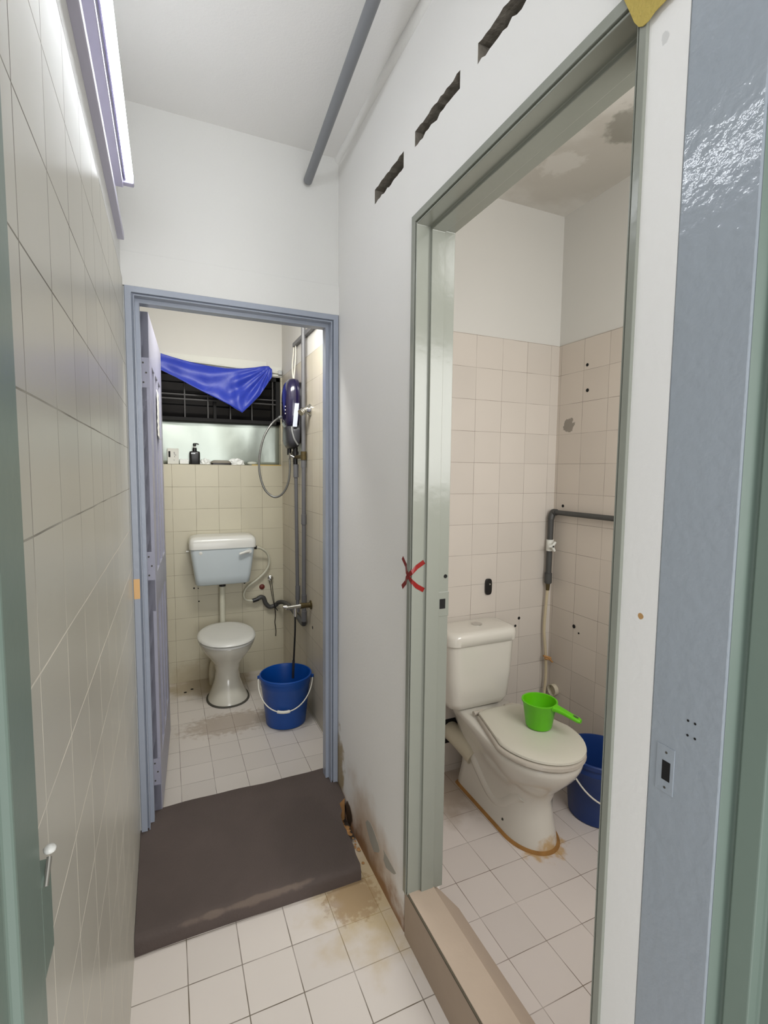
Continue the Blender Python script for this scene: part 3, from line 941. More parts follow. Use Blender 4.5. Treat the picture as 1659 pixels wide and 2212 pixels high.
# plumbing in the corner
PX, PY = 1.796, 1.948
t = thing('water_pipe', (PX, PY, 1.27), 'dark grey supply pipe bent from the side wall down the tiled corner', 'pipe')
bm = B(); tube(bm, [(1.808, 1.930, 1.272), (1.808, 0.16, 1.272)], 0.0125, 14)
obj('horizontal_run', bm, M_pipe_dk, t, smooth=60)
bm = B(); tube(bm, spline([(1.808, 1.925, 1.272), (1.808, 1.945, 1.272), (1.804, 1.9495, 1.262), (PX, 1.950, 1.235)], 5), 0.0165, 14)
obj('elbow', bm, M_pipe_dk, t, smooth=60)
bm = B(); tube(bm, [(PX + 0.001, 1.950, 1.24), (PX, 1.950, 1.12)], 0.0145, 14); tube(bm, [(PX - 0.001, 1.950, 1.09), (PX - 0.003, 1.950, 0.90)], 0.0145, 14)
tube(bm, [(PX - 0.003, 1.950, 0.955), (PX - 0.003, 1.950, 0.905)], 0.0185, 14)
obj('drop_pipe', bm, M_pipe_dk, t, smooth=60)
v = thing('stop_valve', (PX, 1.948, 1.10), 'white plastic stop valve on the dark corner pipe', 'valve')
bm = B(); tube(bm, [(PX, 1.950, 1.130), (PX, 1.950, 1.072)], 0.0185, 16); lathe(bm, (PX - 0.012, 1.935, 1.100), [(0.004, 0.012), (-0.018, 0.011)], 14, 'y')
obj('valve_body', bm, M_card, v, smooth=50)
bm = B()
for a in (178, 300, 52):
    a = math.radians(a)
    tube(bm, [(PX - 0.018, 1.914, 1.100), (PX - 0.018 + 0.028 * math.cos(a), 1.910, 1.100 + 0.028 * math.sin(a))], [0.008, 0.006], 10)
obj('valve_handle', bm, M_card, v, smooth=60)
bm = B(); lathe(bm, (PX - 0.018, 1.908, 1.100), [(0, 0.005), (-0.003, 0.005)], 12, 'y')
obj('valve_screw', bm, M_blackpl, v)
t = thing('inlet_hose', (PX, 1.945, 0.89), 'cream flexible hose hanging from the corner pipe behind the toilet', 'hose')
bm = B(); tube(bm, spline([(PX - 0.004, 1.950, 0.88), (PX - 0.010, 1.952, 0.78), (PX - 0.014, 1.954, 0.66), (PX - 0.006, 1.950, 0.56), (PX + 0.002, 1.948, 0.46), (PX - 0.002, 1.945, 0.36), (PX - 0.03, 1.93, 0.27), (PX - 0.10, 1.92, 0.20),
                                   (PX - 0.22, 1.93, 0.18)], 8), 0.0075, 12)
obj('hose_tube', bm, M_hose, t, smooth=70)
bm = B(); tube(bm, [(PX - 0.003, 1.950, 0.905), (PX - 0.004, 1.950, 0.865)], [0.012, 0.009], 12)
obj('hose_nut', bm, M_brass, t, smooth=50)
bm = B()
for a, b_ in (((-0.022, -0.006, 0.52), (0.020, -0.014, 0.505)), ((-0.018, -0.012, 0.508), (0.026, -0.01, 0.492)), ((0.0, -0.012, 0.512), (0.030, -0.016, 0.482))):
    tube(bm, [(PX + a[0], 1.948 + a[1], a[2]), (PX + b_[0], 1.948 + b_[1], b_[2])], 0.005, 8)
obj('tie', bm, M_rubble, t, smooth=60)['label'] = 'brown string tie'
bm = B(); lathe(bm, (1.842, 1.922, 0.335), [(-0.003, 0.030), (-0.026, 0.030), (-0.026, 0.026), (-0.010, 0.025), (-0.010, 0.001)], 24, 'x', cap1=False)
tag(obj('pipe_stub', bm, M_cream, smooth=40), 'short cream pipe stub sticking out of the side bathroom wall low down', 'pipe')
bm = B()
loft(bm, [[(1.437 + 0.0185 * x_, y_, 0.909 + 0.040 * z_) for x_, z_ in [(math.copysign(abs(math.cos(2 * PI * i / 24)) ** .55, math.cos(2 * PI * i / 24)), math.copysign(abs(math.sin(2 * PI * i / 24)) ** .55, math.sin(2 * PI * i / 24))) for i in range(24)]] for y_ in (1.980, 1.968)])
t = thing('wall_hook', (1.437, 1.98, 0.909), 'small black hook plate stuck on the tiles above the toilet tank', 'hook')
obj('hook_plate', bm, M_blackpl, t, bevel=0.002)
bm = B(); lathe(bm, (1.441, 1.968, 0.922), [(0, 0.0045), (-0.003, 0.004), (-0.004, 0.001)], 12, 'y')
obj('screw', bm, M_steel, t, smooth=50)
# drilled holes in the tiles of the side bathroom: marks of the wall
rnd = random.Random(2)
for (y_, z_, r_) in ((1.793, 1.986, 0.008), (1.786, 1.866, 0.009), (1.808, 0.709, 0.010), (1.776, 0.684, 0.005), (1.915, 1.305, 0.008)):
    bm = B(); lathe(bm, (1.8395, y_, z_), [(-0.0006, r_), (0.0005, r_)], 9, 'x')
    struct(obj('drill_hole', bm, M_black))
for (x_, z_, r_) in ((1.637, 0.726, 0.008), (1.615, 0.688, 0.007)):
    bm = B(); lathe(bm, (x_, 1.9795, z_), [(-0.0006, r_), (0.0005, r_)], 9, 'y')
    struct(obj('drill_hole', bm, M_black))

# ================================================================= BACK BATHROOM
# window: white head rail, dark louvres, grille, aluminium sheet
w1 = empty_struct('window_1', (0.33, 3.62, 1.8))
bm = B()
for d in ((WXA, WXB, 3.60, 3.66, 2.105, WZB), (WXA, WXB, 3.60, 3.66, 1.80, 1.825), (WXA, WXA + 0.03, 3.60, 3.66, 1.80, WZB), (WXB - 0.03, WXB, 3.60, 3.66, 1.80, WZB), (0.30, 0.32, 3.615, 3.65, 1.82, 2.11)):
    box(bm, *d)
obj('window_frame', bm, M_darkwin, w1, bevel=0.002)
for k in range(4):
    bm = B()
    zc = 1.86 + k * 0.075
    vs = box(bm, WXA + 0.03, WXB - 0.03, -0.003, 0.003, -0.046, 0.046)
    for v_ in vs:
        y_, z_ = v_.co.y, v_.co.z
        a = math.radians(22)
        v_.co.y = 3.645 + y_ * math.cos(a) - z_ * math.sin(a); v_.co.z = zc + z_ * math.cos(a) + y_ * math.sin(a)
    obj('louvre', bm, M_louvre, w1)
bm = B()
for z_ in (1.945, 1.975):
    box(bm, WXA, WXB, 3.605, 3.611, z_ - 0.004, z_ + 0.004)
for k in range(7):
    x_ = 0.07 + k * 0.147 - 0.10
    box(bm, x_ - 0.004, x_ + 0.004, 3.606, 3.612, 1.82, 2.11)
obj('grille', bm, mat('grille_metal', (40, 37, 35), rough=0.5, var=0.15), w1)
bm = B()
gx, gz = 26, 12
gv = []
for j in range(gz + 1):
    row = []
    for i in range(gx + 1):
        x = WXA + (WXB - WXA) * i / gx; z = WZA + 0.002 + (1.812 - WZA) * j / gz
        y = 3.665 + 0.008 * math.sin(5.2 * x + 2.0 * z) * math.sin(9 * z + 1.0) + 0.004 * math.sin(17 * x + 7 * z)
        if x > 0.56: y += 0.006 * math.sin((x - 0.56) * 18)
        row.append(bm.verts.new((x, y - 0.012, z)))
    gv.append(row)
for j in range(gz):
    for i in range(gx):
        bm.faces.new((gv[j][i], gv[j][i + 1], gv[j + 1][i + 1], gv[j + 1][i]))
o = obj('aluminium_sheet', bm, M_alu, w1, smooth=180)
md = o.modifiers.new('solid', 'SOLIDIFY'); md.thickness = 0.0015
struct(obox('night_sheet', M_black, (-0.25, 0.90, 3.684, 3.70, 1.45, 2.2)))  # unseen black sheet added behind the louvres to block world light, as night
bpy.data.objects['night_sheet'].name = 'night_backing'
struct(obox('trim_4', M_ledge, (0.55, WXB, 3.5795, 3.592, WZA - 0.002, WZA + 0.004)))

# rod and blue cloth
t = thing('curtain_rod', (0.35, 3.57, 2.18), 'white curtain rod fixed above the back bathroom window', 'rod')
bm = B(); tube(bm, [(-0.15, 3.555, 2.200), (0.762, 3.555, 2.160)], 0.006, 10)
obj('rod', bm, M_card, t, smooth=60)
bm = B(); box(bm, 0.66, 0.765, 3.570, 3.581, 2.140, 2.205)
box(bm, -0.15, 0.66, 3.572, 3.581, 2.165, 2.235)
obj('rail_board', bm, M_card, t, bevel=0.002)
bm = B(); box(bm, 0.735, 0.762, 3.545, 3.58, 2.148, 2.178)
obj('bracket', bm, M_silver, t, bevel=0.003)
top = [(-0.12, 2.225), (-0.03, 2.218), (0.06, 2.197), (0.16, 2.178), (0.27, 2.166), (0.38, 2.160), (0.49, 2.166), (0.57, 2.180), (0.63, 2.196), (0.665, 2.198), (0.688, 2.178), (0.690, 2.150)]
bot = [(-0.12, 2.130), (-0.03, 2.110), (0.06, 2.072), (0.16, 2.020), (0.26, 1.975), (0.34, 1.938), (0.40, 1.910), (0.44, 1.885), (0.478, 1.864), (0.52, 1.905), (0.60, 1.990), (0.684, 2.120)]


def lerp_curve(c, t_):
    f = t_ * (len(c) - 1); i = min(int(f), len(c) - 2); q = f - i
    return (c[i][0] + (c[i + 1][0] - c[i][0]) * q, c[i][1] + (c[i + 1][1] - c[i][1]) * q)


bm = B()
NU, NV = 66, 26
gv = []
for j in range(NV + 1):
    row = []
    for i in range(NU + 1):
        u = i / NU; v_ = j / NV
        a = lerp_curve(top, u); b_ = lerp_curve(bot, u)
        x = a[0] + (b_[0] - a[0]) * v_; z = a[1] + (b_[1] - a[1]) * v_
        # folds fanning out from the upper right corner
        dx, dz = x - 0.68, z - 2.20
        th = math.atan2(dz, dx); rd = math.hypot(dx, dz)
        fold = 0.010 * math.sin(th * 22) * min(1, rd / 0.1) * max(0, 1 - rd / 0.55) + 0.007 * math.sin(v_ * 9 + u * 5) * math.sin(u * PI) + 0.005 * math.sin(40 * x + 18 * z) * v_
        fold -= 0.018 * math.exp(-((x - 0.45 - (2.0 - z) * 0.1) / 0.03) ** 2) * v_
        row.append(bm.verts.new((x, 3.536 + fold - 0.012 * v_, z)))
    gv.append(row)
for j in range(NV):
    for i in range(NU):
        bm.faces.new((gv[j][i], gv[j][i + 1], gv[j + 1][i + 1], gv[j + 1][i]))
o = obj('curtain_cloth', bm, M_cloth, smooth=180)
md = o.modifiers.new('solid', 'SOLIDIFY'); md.thickness = 0.002
tag(o, 'rumpled royal blue cloth bunched over the back bathroom window', 'curtain')

# things on the ledge
YL = 3.615; ZL = WZA + 0.001
t = thing('soap_box', (0.035, YL, ZL), 'white upright carton with a dark slot on the left of the window ledge', 'box')
bm = B(); box(bm, 0.002, 0.072, YL - 0.015, YL + 0.018, ZL, ZL + 0.104)
obj('carton', bm, M_card, t, bevel=0.001)
bm = B(); box(bm, 0.008, 0.020, YL - 0.0156, YL - 0.0148, ZL + 0.045, ZL + 0.085)
obj('slot', bm, M_black, t)
bm = B()
for k, (x_, z_, l_) in enumerate(((0.036, 0.076, 0.012), (0.040, 0.068, 0.016), (0.046, 0.060, 0.012), (0.040, 0.050, 0.010), (0.036, 0.026, 0.008))):
    vs = box(bm, -l_ / 2, l_ / 2, YL - 0.0155, YL - 0.0149, -0.0012, 0.0012)
    a = math.radians(65 + 12 * k)
    for v_ in vs:
        x0_, z0_ = v_.co.x, v_.co.z
        v_.co.x = x_ + 0.006 + x0_ * math.cos(a) - z0_ * math.sin(a); v_.co.z = ZL + z_ + x0_ * math.sin(a) + z0_ * math.cos(a)
obj('print_marks', bm, M_char, t)
bm = B(); box(bm, 0.076, 0.135, YL - 0.004, YL + 0.024, ZL, ZL + 0.034)
tag(obj('paper_packet', bm, M_plastic_bag, bevel=0.004), 'low white paper packet between the carton and the black pump bottle', 'packet')
t = thing('pump_bottle', (0.173, YL, ZL), 'black pump bottle standing on the window ledge', 'bottle')
bm = B()
loft(bm, [rrect(0.173, YL - 0.002, ZL + z_, hx_, hy_, r_, 5) for z_, hx_, hy_, r_ in ((0, 0.030, 0.016, 0.012), (0.004, 0.033, 0.018, 0.013), (0.075, 0.034, 0.018, 0.013), (0.086, 0.031, 0.016, 0.013), (0.090, 0.014, 0.012, 0.011))])
obj('bottle_body', bm, M_blackpl, t, smooth=50)
bm = B(); lathe(bm, (0.173, YL - 0.002, ZL + 0.089), [(0, 0.014), (0.022, 0.013), (0.024, 0.006)], 18)
obj('collar', bm, M_blackpl, t, smooth=40)
bm = B(); lathe(bm, (0.173, YL - 0.002, ZL + 0.110), [(0, 0.0055), (0.012, 0.0055)], 12)
obj('pump_stem', bm, M_card, t)
bm = B(); lathe(bm, (0.173, YL - 0.002, ZL + 0.121), [(0, 0.005), (0.006, 0.011), (0.020, 0.0095), (0.023, 0.004)], 14)
tube(bm, spline([(0.173, YL - 0.002, ZL + 0.139), (0.188, YL - 0.003, ZL + 0.140), (0.200, YL - 0.004, ZL + 0.135)], 4), 0.004, 8)
obj('pump_head', bm, M_blackpl, t, smooth=50)
bm = B()
for k in range(3): box(bm, 0.150 + k * 0.009, 0.157 + k * 0.009, YL - 0.0208, YL - 0.0200, ZL + 0.070, ZL + 0.077)
obj('label_mark', bm, M_silver, t)


def crumple(name, c, s, seed, label):
    r_ = random.Random(seed); bm = B()
    vs = bmesh.ops.create_icosphere(bm, subdivisions=3, radius=1)['verts']
    for v_ in vs:
        k = 1 + r_.uniform(-0.24, 0.18)
        v_.co = Vector((c[0] + v_.co.x * s[0] * k, c[1] + v_.co.y * s[1] * k, max(c[2], c[2] + s[2] * 0.35 + v_.co.z * s[2] * k)))
    return tag(obj(name, bm, M_plastic_bag), label, 'plastic bag')


crumple('plastic_wrapper', (0.243, YL + 0.002, ZL), (0.036, 0.016, 0.030), 3, 'crumpled white wrapper right of the pump bottle on the ledge')
crumple('plastic_wrapper', (0.448, YL + 0.012, ZL), (0.056, 0.016, 0.032), 5, 'larger crumpled white plastic wrapper behind the dark soap dish')
t = thing('soap_dish', (0.345, YL - 0.008, ZL), 'flat dark dish with a beige rim lying on the window ledge', 'soap dish')
bm = B(); loft(bm, [rrect(0.345, YL - 0.006, ZL + z_, hx_, 0.018, 0.014, 5) for z_, hx_ in ((0, 0.064), (0.006, 0.069), (0.010, 0.070))])
obj('dish_base', bm, M_blackpl, t, smooth=50)
bm = B(); loft(bm, [rrect(0.342, YL - 0.006, ZL + z_, hx_, 0.017, 0.014, 5) for z_, hx_ in ((0.0105, 0.068), (0.020, 0.066), (0.028, 0.050), (0.030, 0.038))])
obj('dish_cover', bm, mat('taupe_plastic', (126, 120, 106), rough=0.5), t, smooth=50)
bm = B()
vs = bmesh.ops.create_icosphere(bm, subdivisions=3, radius=1)['verts']
for v_ in vs: v_.co = Vector((0.555 + v_.co.x * 0.034, YL - 0.008 + v_.co.y * 0.014, ZL + 0.013 + v_.co.z * 0.013))
tag(obj('soap_bar', bm, M_soap, smooth=180), 'pale rounded soap bar at the right of the ledge items', 'soap')

# toilet with high cistern
TX = 0.325
t = thing('toilet', (TX, 3.25, 0), 'white pedestal toilet with an hourglass base in the back bathroom', 'toilet')
bm = B()
secs = [(0.000, 3.075, 3.22, 3.38, 0.125, 0.105), (0.012, 3.078, 3.22, 3.38, 0.122, 0.102), (0.06, 3.110, 3.23, 3.37, 0.100, 0.088), (0.12, 3.150, 3.24, 3.36, 0.078, 0.074), (0.18, 3.160, 3.24, 3.36, 0.072, 0.070),
        (0.235, 3.140, 3.24, 3.38, 0.084, 0.080), (0.29, 3.090, 3.23, 3.41, 0.122, 0.104), (0.335, 3.045, 3.22, 3.45, 0.154, 0.120), (0.372, 3.022, 3.21, 3.47, 0.168, 0.126), (0.384, 3.026, 3.21, 3.47, 0.165, 0.124)]
loft(bm, [oval(TX, a, c + (0.01 if z > 0.25 else 0), d, z) for z, a, b_, c, d, e in secs])
obj('bowl', bm, M_ceramic2, t, smooth=70)
bm = B(); loft(bm, [oval(TX, a, c + 0.02, d, z) for z, a, c, d, e in ((0.385, 3.016, 3.46, 0.172, 0.12), (0.389, 3.012, 3.465, 0.175, 0.122), (0.398, 3.013, 3.464, 0.174, 0.121), (0.402, 3.02, 3.46, 0.170, 0.118))])
obj('seat', bm, M_seat, t, smooth=50)
bm = B(); loft(bm, [oval(TX, a, c + 0.02, d, z) for z, a, c, d, e in ((0.404, 3.012, 3.47, 0.175, 0.122), (0.408, 3.006, 3.475, 0.179, 0.125), (0.416, 3.010, 3.47, 0.176, 0.122), (0.424, 3.03, 3.46, 0.160, 0.112), (0.427, 3.08, 3.43, 0.12, 0.08))])
obj('seat_cover', bm, M_seat, t, smooth=50)
bm = B(); loft(bm, [oval(TX, 3.064, 3.39, 0.134, 0.0008), oval(TX, 3.066, 3.388, 0.132, 0.006), oval(TX, 3.078, 3.38, 0.123, 0.008)])
obj('sealant_bead', bm, M_darkseal, t, smooth=60)['label'] = 'dark grey sealant ring'
bm = B(); tube(bm, spline([(0.30, 3.36, 0.19), (0.275, 3.42, 0.17), (0.262, 3.46, 0.11), (0.262, 3.47, 0.002)], 5), 0.036, 16)
obj('outlet_pipe', bm, M_cream, t, smooth=60)

t = thing('cistern', (0.325, 3.58, 0.70), 'pale grey wall-hung flush cistern above the pedestal toilet', 'cistern')
bm = B()
rs = [rrect(0.328, (yf + 3.577) / 2, z_, hx_, (3.577 - yf) / 2, r_, 6) for z_, hx_, yf, r_ in ((0.700, 0.165, 3.425, 0.03), (0.708, 0.174, 3.415, 0.03), (0.76, 0.181, 3.405, 0.03), (0.955, 0.208, 3.392, 0.028))]
loft(bm, rs)
obj('tank_body', bm, M_cistern, t, smooth=50)
bm = B()
rs = [rrect(0.330, (yf + 3.578) / 2, z_, hx_, (3.578 - yf) / 2, r_, 6) for z_, hx_, yf, r_ in ((0.950, 0.214, 3.386, 0.03), (0.985, 0.215, 3.385, 0.03), (1.010, 0.210, 3.39, 0.03), (1.024, 0.198, 3.405, 0.03), (1.030, 0.17, 3.43, 0.03))]
loft(bm, rs)
obj('tank_lid', bm, M_seat, t, smooth=50)
bm = B(); tube(bm, [(0.500, 3.388, 0.925), (0.470, 3.372, 0.922), (0.428, 3.372, 0.910)], [0.012, 0.010, 0.009], 12)
lathe(bm, (0.498, 3.394, 0.925), [(0.0, 0.014), (-0.018, 0.013)], 14, 'y')
obj('flush_lever', bm, M_seat, t, smooth=60)
bm = B(); lathe(bm, (0.186, 3.397, 0.925), [(0.002, 0.012), (-0.004, 0.011), (-0.0055, 0.006)], 16, 'y')
obj('blanking_plug', bm, M_seat, t, smooth=40)
bm = B(); lathe(bm, (0.328, 3.50, 0.672), [(0.032, 0.025), (0.014, 0.025), (0.010, 0.022), (0, 0.022)], 18)
obj('collar', bm, M_blackpl, t, smooth=40)
bm = B(); tube(bm, spline([(0.328, 3.50, 0.685), (0.326, 3.505, 0.56), (0.326, 3.512, 0.44), (0.326, 3.515, 0.36)], 5), 0.0195, 16)
obj('flush_pipe', bm, M_hosew, t, smooth=60)
bm = B(); lathe(bm, (0.113, 3.47, 0.93), [(0.004, 0.006), (-0.014, 0.006)], 10, 'x')
obj('side_plug', bm, M_seat, t, smooth=40)

t = thing('inlet_hose', (0.54, 3.50, 0.92), 'white flexible hose curling from the cistern side to the grey pipe', 'hose')
bm = B(); tube(bm, spline([(0.552, 3.50, 0.930), (0.590, 3.505, 0.922), (0.640, 3.53, 0.880), (0.658, 3.545, 0.820), (0.640, 3.55, 0.755), (0.575, 3.553, 0.690), (0.505, 3.553, 0.640), (0.478, 3.552, 0.590), (0.492, 3.552, 0.548), (0.545, 3.55, 0.535)], 8), 0.0085, 12)
obj('hose_tube', bm, M_hosew, t, smooth=70)
bm = B(); tube(bm, [(0.536, 3.50, 0.932), (0.562, 3.501, 0.929)], 0.013, 12)
obj('hose_nut', bm, M_blackpl, t, smooth=50)
bm = B(); tube(bm, [(0.538, 3.55, 0.535), (0.578, 3.55, 0.545)], 0.015, 12)
obj('hose_nut', bm, M_blackpl, t, smooth=50)

# grey pipes on the right wall
XP = 0.742
t = thing('water_pipe', (XP, 2.87, 1.5), 'tall grey riser pipe on the right wall reaching above the water heater', 'pipe')
bm = B(); tube(bm, [(XP, 2.87, 2.66), (XP, 2.875, 1.56)], 0.0128, 14)
tube(bm, [(XP, 2.875, 1.54), (XP, 2.88, 0.60)], 0.0128, 14)
for z0, z1 in ((1.54, 1.49), (1.21, 1.15), (0.72, 0.66), (0.62, 0.555)):
    tube(bm, [(XP, 2.876, z0), (XP, 2.878, z1)], 0.0162, 14)
obj('riser', bm, M_pipe, t, smooth=50)
bm = B(); tube(bm, spline([(XP, 2.88, 0.60), (XP, 2.882, 0.555), (XP + 0.002, 2.91, 0.530), (XP + 0.002, 3.05, 0.535), (XP + 0.001, 3.25, 0.545), (XP - 0.001, 3.44, 0.530), (XP - 0.02, 3.53, 0.510), (0.70, 3.555, 0.485), (0.66, 3.556, 0.478), (0.632, 3.556, 0.505),
                                   (0.618, 3.555, 0.545), (0.598, 3.553, 0.556), (0.575, 3.551, 0.547)], 6), 0.0158, 14)
obj('branch', bm, M_pipe_dk, t, smooth=60)
t = thing('outlet_pipe', (XP, 3.03, 1.0), 'shorter grey pipe running down the right wall from the water heater', 'pipe')
bm = B(); tube(bm, [(XP - 0.012, 3.02, 1.47), (XP, 3.04, 0.57)], 0.0115, 14)
tube(bm, [(XP - 0.012, 3.02, 1.51), (XP - 0.012, 3.022, 1.43)], 0.0165, 14)
tube(bm, [(XP, 3.038, 0.74), (XP, 3.04, 0.65)], 0.0152, 14)
obj('pipe_body', bm, M_pipe, t, smooth=50)
# heater valve and tee
t = thing('stop_valve', (XP, 2.9, 1.55), 'tarnished brass stop valve joining the riser to the heater inlet', 'valve')
bm = B(); tube(bm, [(XP, 2.875, 1.585), (XP, 2.875, 1.535)], 0.018, 14); tube(bm, [(XP, 2.875, 1.555), (XP - 0.012, 3.02, 1.555)], 0.011, 12)
obj('valve_body', bm, M_brass, t, smooth=50)
bm = B(); tube(bm, [(XP - 0.03, 2.99, 1.553), (XP - 0.055, 3.0, 1.566)], 0.008, 10); tube(bm, [(XP - 0.055, 2.985, 1.58), (XP - 0.055, 3.015, 1.545)], 0.006, 10)
obj('valve_handle', bm, M_chrome, t, smooth=50)

# water heater (seen edge on)
HY, HZ = 3.045, 1.83
t = thing('water_heater', (0.765, HY, HZ), 'dark purple instant water heater mounted on the right bathroom wall', 'water heater')


def heater_ring(x, sy, sz0, sz1, e=3.2, n=40, cy_=HY):
    out = []
    zc = (sz0 + sz1) / 2; hz = (sz1 - sz0) / 2
    for i in range(n):
        a = 2 * PI * i / n
        ca, sa = math.cos(a), math.sin(a)
        out.append((x, cy_ + math.copysign(abs(ca) ** (2 / e), ca) * sy, zc + math.copysign(abs(sa) ** (2 / e), sa) * hz))
    return out


bm = B(); loft(bm, [heater_ring(0.7645, 0.085, 1.64, 2.015), heater_ring(0.742, 0.085, 1.64, 2.015), heater_ring(0.736, 0.083, 1.645, 2.01)])
obj('back_shell', bm, M_blackpl, t, smooth=50)
bm = B(); loft(bm, [heater_ring(0.739, 0.096, 1.735, 2.03), heater_ring(0.715, 0.098, 1.73, 2.034), heater_ring(0.690, 0.095, 1.73, 2.028), heater_ring(0.672, 0.085, 1.735, 2.005), heater_ring(0.662, 0.065, 1.75, 1.965), heater_ring(0.659, 0.03, 1.78, 1.92)])
fc = obj('front_cover', bm, M_purple, t, smooth=60)
bm = B(); loft(bm, [heater_ring(0.739, 0.090, 1.615, 1.76), heater_ring(0.712, 0.090, 1.605, 1.76), heater_ring(0.684, 0.082, 1.61, 1.75), heater_ring(0.670, 0.065, 1.63, 1.745)])
obj('lower_cover', bm, M_char, t, smooth=60)
bm = B()
for k in range(3): lathe(bm, (0.6615, HY - 0.055, 1.815 + k * 0.021), [(0.004, 0.0042), (-0.004, 0.0040), (-0.0046, 0.001)], 10, 'x')
obj('indicator', bm, M_card, fc, smooth=60)
bm = B(); vs = box(bm, 0.700, 0.726, HY - 0.1000, HY - 0.0975, 1.735, 1.875)
for v_ in vs: v_.co.x += (v_.co.z - 1.80) * 0.10
obj('sticker', bm, M_label, fc)
bm = B()
tube(bm, spline([(0.690, HY - 0.091, 1.735), (0.694, HY - 0.094, 1.70), (0.706, HY - 0.093, 1.66), (0.728, HY - 0.088, 1.628)], 6), 0.0062, 10)
obj('trim_ring', bm, M_silver, t, smooth=60)
bm = B(); tube(bm, [(0.700, HY + 0.02, 1.615), (0.700, HY + 0.02, 1.57)], 0.014, 14); tube(bm, [(0.728, HY - 0.02, 1.615), (0.728, HY - 0.02, 1.50)], [0.016, 0.014], 14); tube(bm, [(0.728, HY - 0.02, 1.59), (0.728, HY - 0.02, 1.57)], 0.021, 14)
obj('inlet_nut', bm, M_blackpl, t, smooth=50)

t = thing('shower_hose', (0.70, 3.06, 1.57), 'grey shower hose looping below the purple water heater', 'hose')
bm = B(); tube(bm, spline([(0.700, HY + 0.02, 1.575), (0.702, HY + 0.02, 1.48), (0.692, HY + 0.03, 1.39), (0.660, HY + 0.05, 1.325), (0.612, HY + 0.07, 1.305), (0.560, HY + 0.09, 1.35), (0.530, HY + 0.10, 1.45), (0.530, HY + 0.10, 1.56), (0.560, HY + 0.11, 1.68), (0.615, HY + 0.12, 1.77),
                                   (0.68, HY + 0.14, 1.82)], 8), 0.0068, 12)
obj('hose_tube', bm, M_hosegrey, t, smooth=70)
bm = B(); tube(bm, [(0.66, HY + 0.135, 1.805), (0.742, HY + 0.155, 1.86)], [0.010, 0.013], 12)
obj('shower_handle', bm, M_silver, t, smooth=60)
bm = B(); lathe(bm, (0.7645, HY + 0.155, 1.86), [(0, 0.022), (-0.022, 0.018)], 16, 'x')
obj('cradle', bm, M_silver, t, smooth=50)

t = thing('shower_holder', (0.765, 2.80, 1.82), 'chrome shower holder bracket on the right bathroom wall beside the riser', 'shower holder')
bm = B(); lathe(bm, (0.7645, 2.80, 1.822), [(0, 0.034), (-0.006, 0.034), (-0.012, 0.026), (-0.030, 0.017), (-0.040, 0.012)], 22, 'x')
obj('mount', bm, M_chrome, t, smooth=50)
bm = B(); tube(bm, [(0.735, 2.798, 1.825), (0.700, 2.78, 1.800)], [0.013, 0.0165], 14)
for q in (0.3, 0.6, 0.9):
    p = Vector((0.735, 2.798, 1.825)).lerp(Vector((0.700, 2.78, 1.800)), q)
    tube(bm, [p, p + Vector((-0.004, -0.002, -0.003))], 0.0185, 14)
obj('cradle', bm, M_chrome, t, smooth=50)

# conduit and cables feeding the heater
bm = B(); box(bm, 0.748, 0.7685, 2.10, 3.17, 2.255, 2.280)
tag(obj('cable_trunking', bm, M_pipe, bevel=0.002), 'grey cable trunking high on the right wall of the back bathroom', 'trunking')
t = thing('cable', (0.755, 3.10, 2.2), 'pair of pale cables hanging from the trunking into the water heater', 'cable')
bm = B(); tube(bm, spline([(0.757, 3.165, 2.258), (0.750, 3.16, 2.20), (0.735, 3.12, 2.12), (0.726, 3.06, 2.03)], 6), 0.0042, 8)
obj('cable_strand', bm, M_handle, t, smooth=60)
bm = B(); tube(bm, spline([(0.757, 3.12, 2.258), (0.755, 3.115, 2.20), (0.744, 3.09, 2.12), (0.728, 3.055, 2.03)], 6), 0.0042, 8)
obj('cable_strand', bm, M_handle, t, smooth=60)

# tap with black hose
t = thing('tap', (0.765, 2.80, 0.66), 'chrome bib tap with a dull brass flange on the right wall over the blue bucket', 'tap')
bm = B(); lathe(bm, (0.7645, 2.80, 0.675), [(0, 0.027), (-0.005, 0.027), (-0.008, 0.016), (-0.04, 0.015), (-0.045, 0.017), (-0.065, 0.017)], 18, 'x')
obj('flange', bm, M_brass, t, smooth=50)
bm = B(); tube(bm, [(0.705, 2.80, 0.675), (0.612, 2.795, 0.672)], [0.013, 0.011], 14); tube(bm, [(0.668, 2.80, 0.672), (0.668, 2.80, 0.615)], [0.012, 0.010], 14)
obj('spout', bm, M_chrome, t, smooth=50)
bm = B(); tube(bm, [(0.616, 2.795, 0.680), (0.594, 2.793, 0.684)], [0.011, 0.006], 12)
obj('tap_lever', bm, M_chrome, t, smooth=50)
t = thing('filler_hose', (0.668, 2.80, 0.62), 'thin black hose hanging from the tap into the blue bucket', 'hose')
bm = B(); tube(bm, spline([(0.668, 2.80, 0.622), (0.667, 2.802, 0.52), (0.662, 2.81, 0.38), (0.657, 2.818, 0.24)], 6), 0.0055, 10)
obj('hose_tube', bm, M_blackpl, t, smooth=60)
bm = B(); tube(bm, [(0.660, 2.813, 0.345), (0.657, 2.818, 0.235)], 0.008, 10)
obj('nozzle', bm, M_char, t, smooth=60)

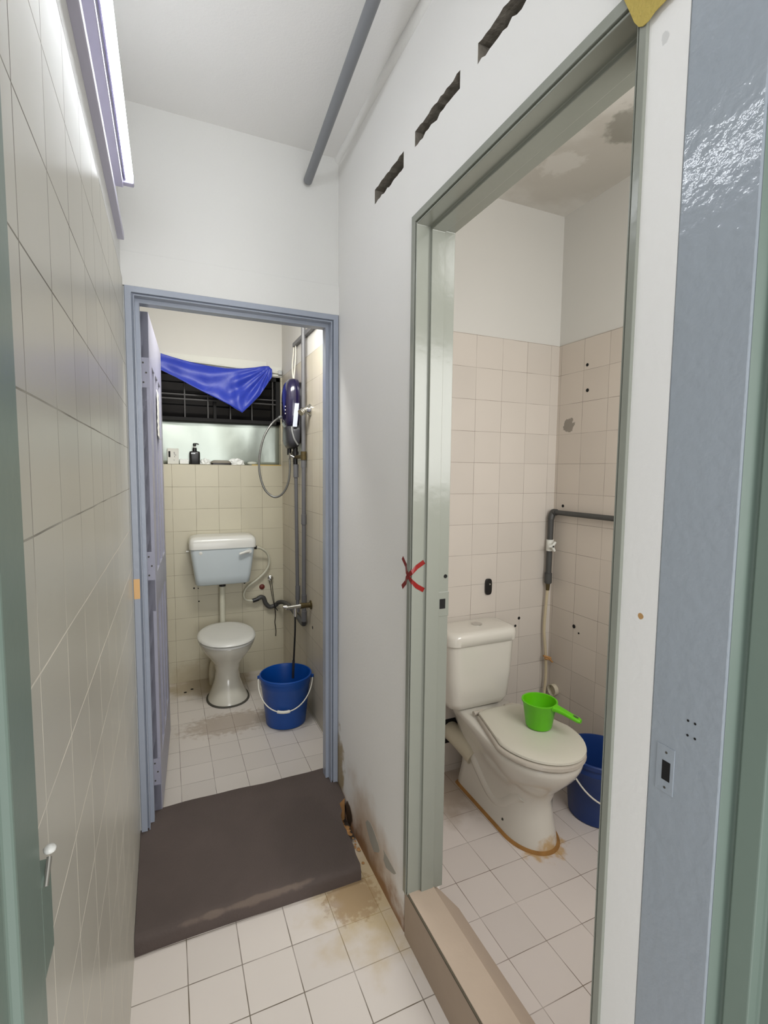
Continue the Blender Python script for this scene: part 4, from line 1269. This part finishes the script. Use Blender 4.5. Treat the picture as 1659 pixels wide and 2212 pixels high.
# wall hook with string, red plug, holes
t = thing('wall_hook', (0.668, 3.58, 0.69), 'round chrome wall knob with a black string looped over it', 'hook')
bm = B(); lathe(bm, (0.668, 3.579, 0.690), [(0, 0.012), (-0.012, 0.011), (-0.018, 0.020), (-0.026, 0.020), (-0.032, 0.012), (-0.034, 0.001)], 20, 'y')
obj('knob', bm, M_chrome, t, smooth=50)
t = thing('string', (0.668, 3.56, 0.68), 'black string tied from the chrome knob down round the grey branch pipe', 'string')
bm = B(); tube(bm, [(0.660, 3.556, 0.685), (0.676, 3.545, 0.56), (0.692, 3.535, 0.475)], 0.0022, 6); tube(bm, [(0.674, 3.556, 0.685), (0.684, 3.545, 0.58), (0.693, 3.535, 0.475)], 0.0022, 6)
obj('loop', bm, M_blackpl, t, smooth=60)
bm = B(); tube(bm, spline([(0.692, 3.533, 0.482), (0.698, 3.535, 0.42), (0.694, 3.54, 0.36), (0.702, 3.545, 0.30), (0.701, 3.55, 0.255)], 6), 0.0032, 6); tube(bm, [(0.692, 3.534, 0.484), (0.712, 3.532, 0.45)], 0.003, 6)
lathe(bm, (0.692, 3.536, 0.478), [(-0.006, 0.003), (0, 0.008), (0.006, 0.003)], 8)
obj('tail', bm, M_blackpl, t, smooth=60)
bm = B(); lathe(bm, (0.610, 3.579, 0.625), [(0, 0.020), (-0.004, 0.019), (-0.008, 0.014), (-0.010, 0.001)], 18, 'y')
tag(obj('pipe_plug', bm, M_redplug, smooth=40), 'small red-brown plug in the tiles below the chrome knob', 'plug')
for (x_, z_, r_) in ((0.148, 0.655, 0.006), (0.175, 0.652, 0.004), (0.178, 0.56, 0.005), (0.487, 0.665, 0.007)):
    bm = B(); lathe(bm, (x_, 3.5797, z_), [(-0.0006, r_), (0.0005, r_)], 9, 'y')
    struct(obj('drill_hole', bm, M_black))
bm = B(); lathe(bm, (0.7647, 2.77, 0.545), [(-0.0006, 0.010), (0.0005, 0.010)], 9, 'x')
struct(obj('drill_hole', bm, M_black))
for (x_, y_) in ((0.072, 3.40), (0.115, 3.435)):
    bm = B(); lathe(bm, (x_, y_, 0.0003), [(-0.0005, 0.010), (0.0006, 0.010)], 10)
    struct(obj('drill_hole', bm, M_black))

bucket('bucket', (0.605, 2.780, 0.0012), 0.114, 0.150, 0.29, M_bluebucket, 'bright blue bucket with a white bail handle on the back bathroom floor', (-0.30, -0.95))

# paper notice hanging on the leaf
bm = B()
gv = []
for j in range(15):
    z_ = 1.815 - 0.21 * j / 14
    row = []
    for i in range(4):
        u = 0.30 + 0.11 * i / 3
        row.append(bm.verts.new(leafpt(u, LT + 0.0015 + 0.0025 * abs(math.sin(j * 1.4)) + (0.006 if j == 14 else 0), z_)))
    gv.append(row)
for j in range(14):
    for i in range(3):
        bm.faces.new((gv[j][i], gv[j][i + 1], gv[j + 1][i + 1], gv[j + 1][i]))
o = obj('paper_notice', bm, M_card, smooth=180)
md = o.modifiers.new('solid', 'SOLIDIFY'); md.thickness = 0.0006
tag(o, 'curled white paper strip pinned on the open bathroom door leaf', 'paper')
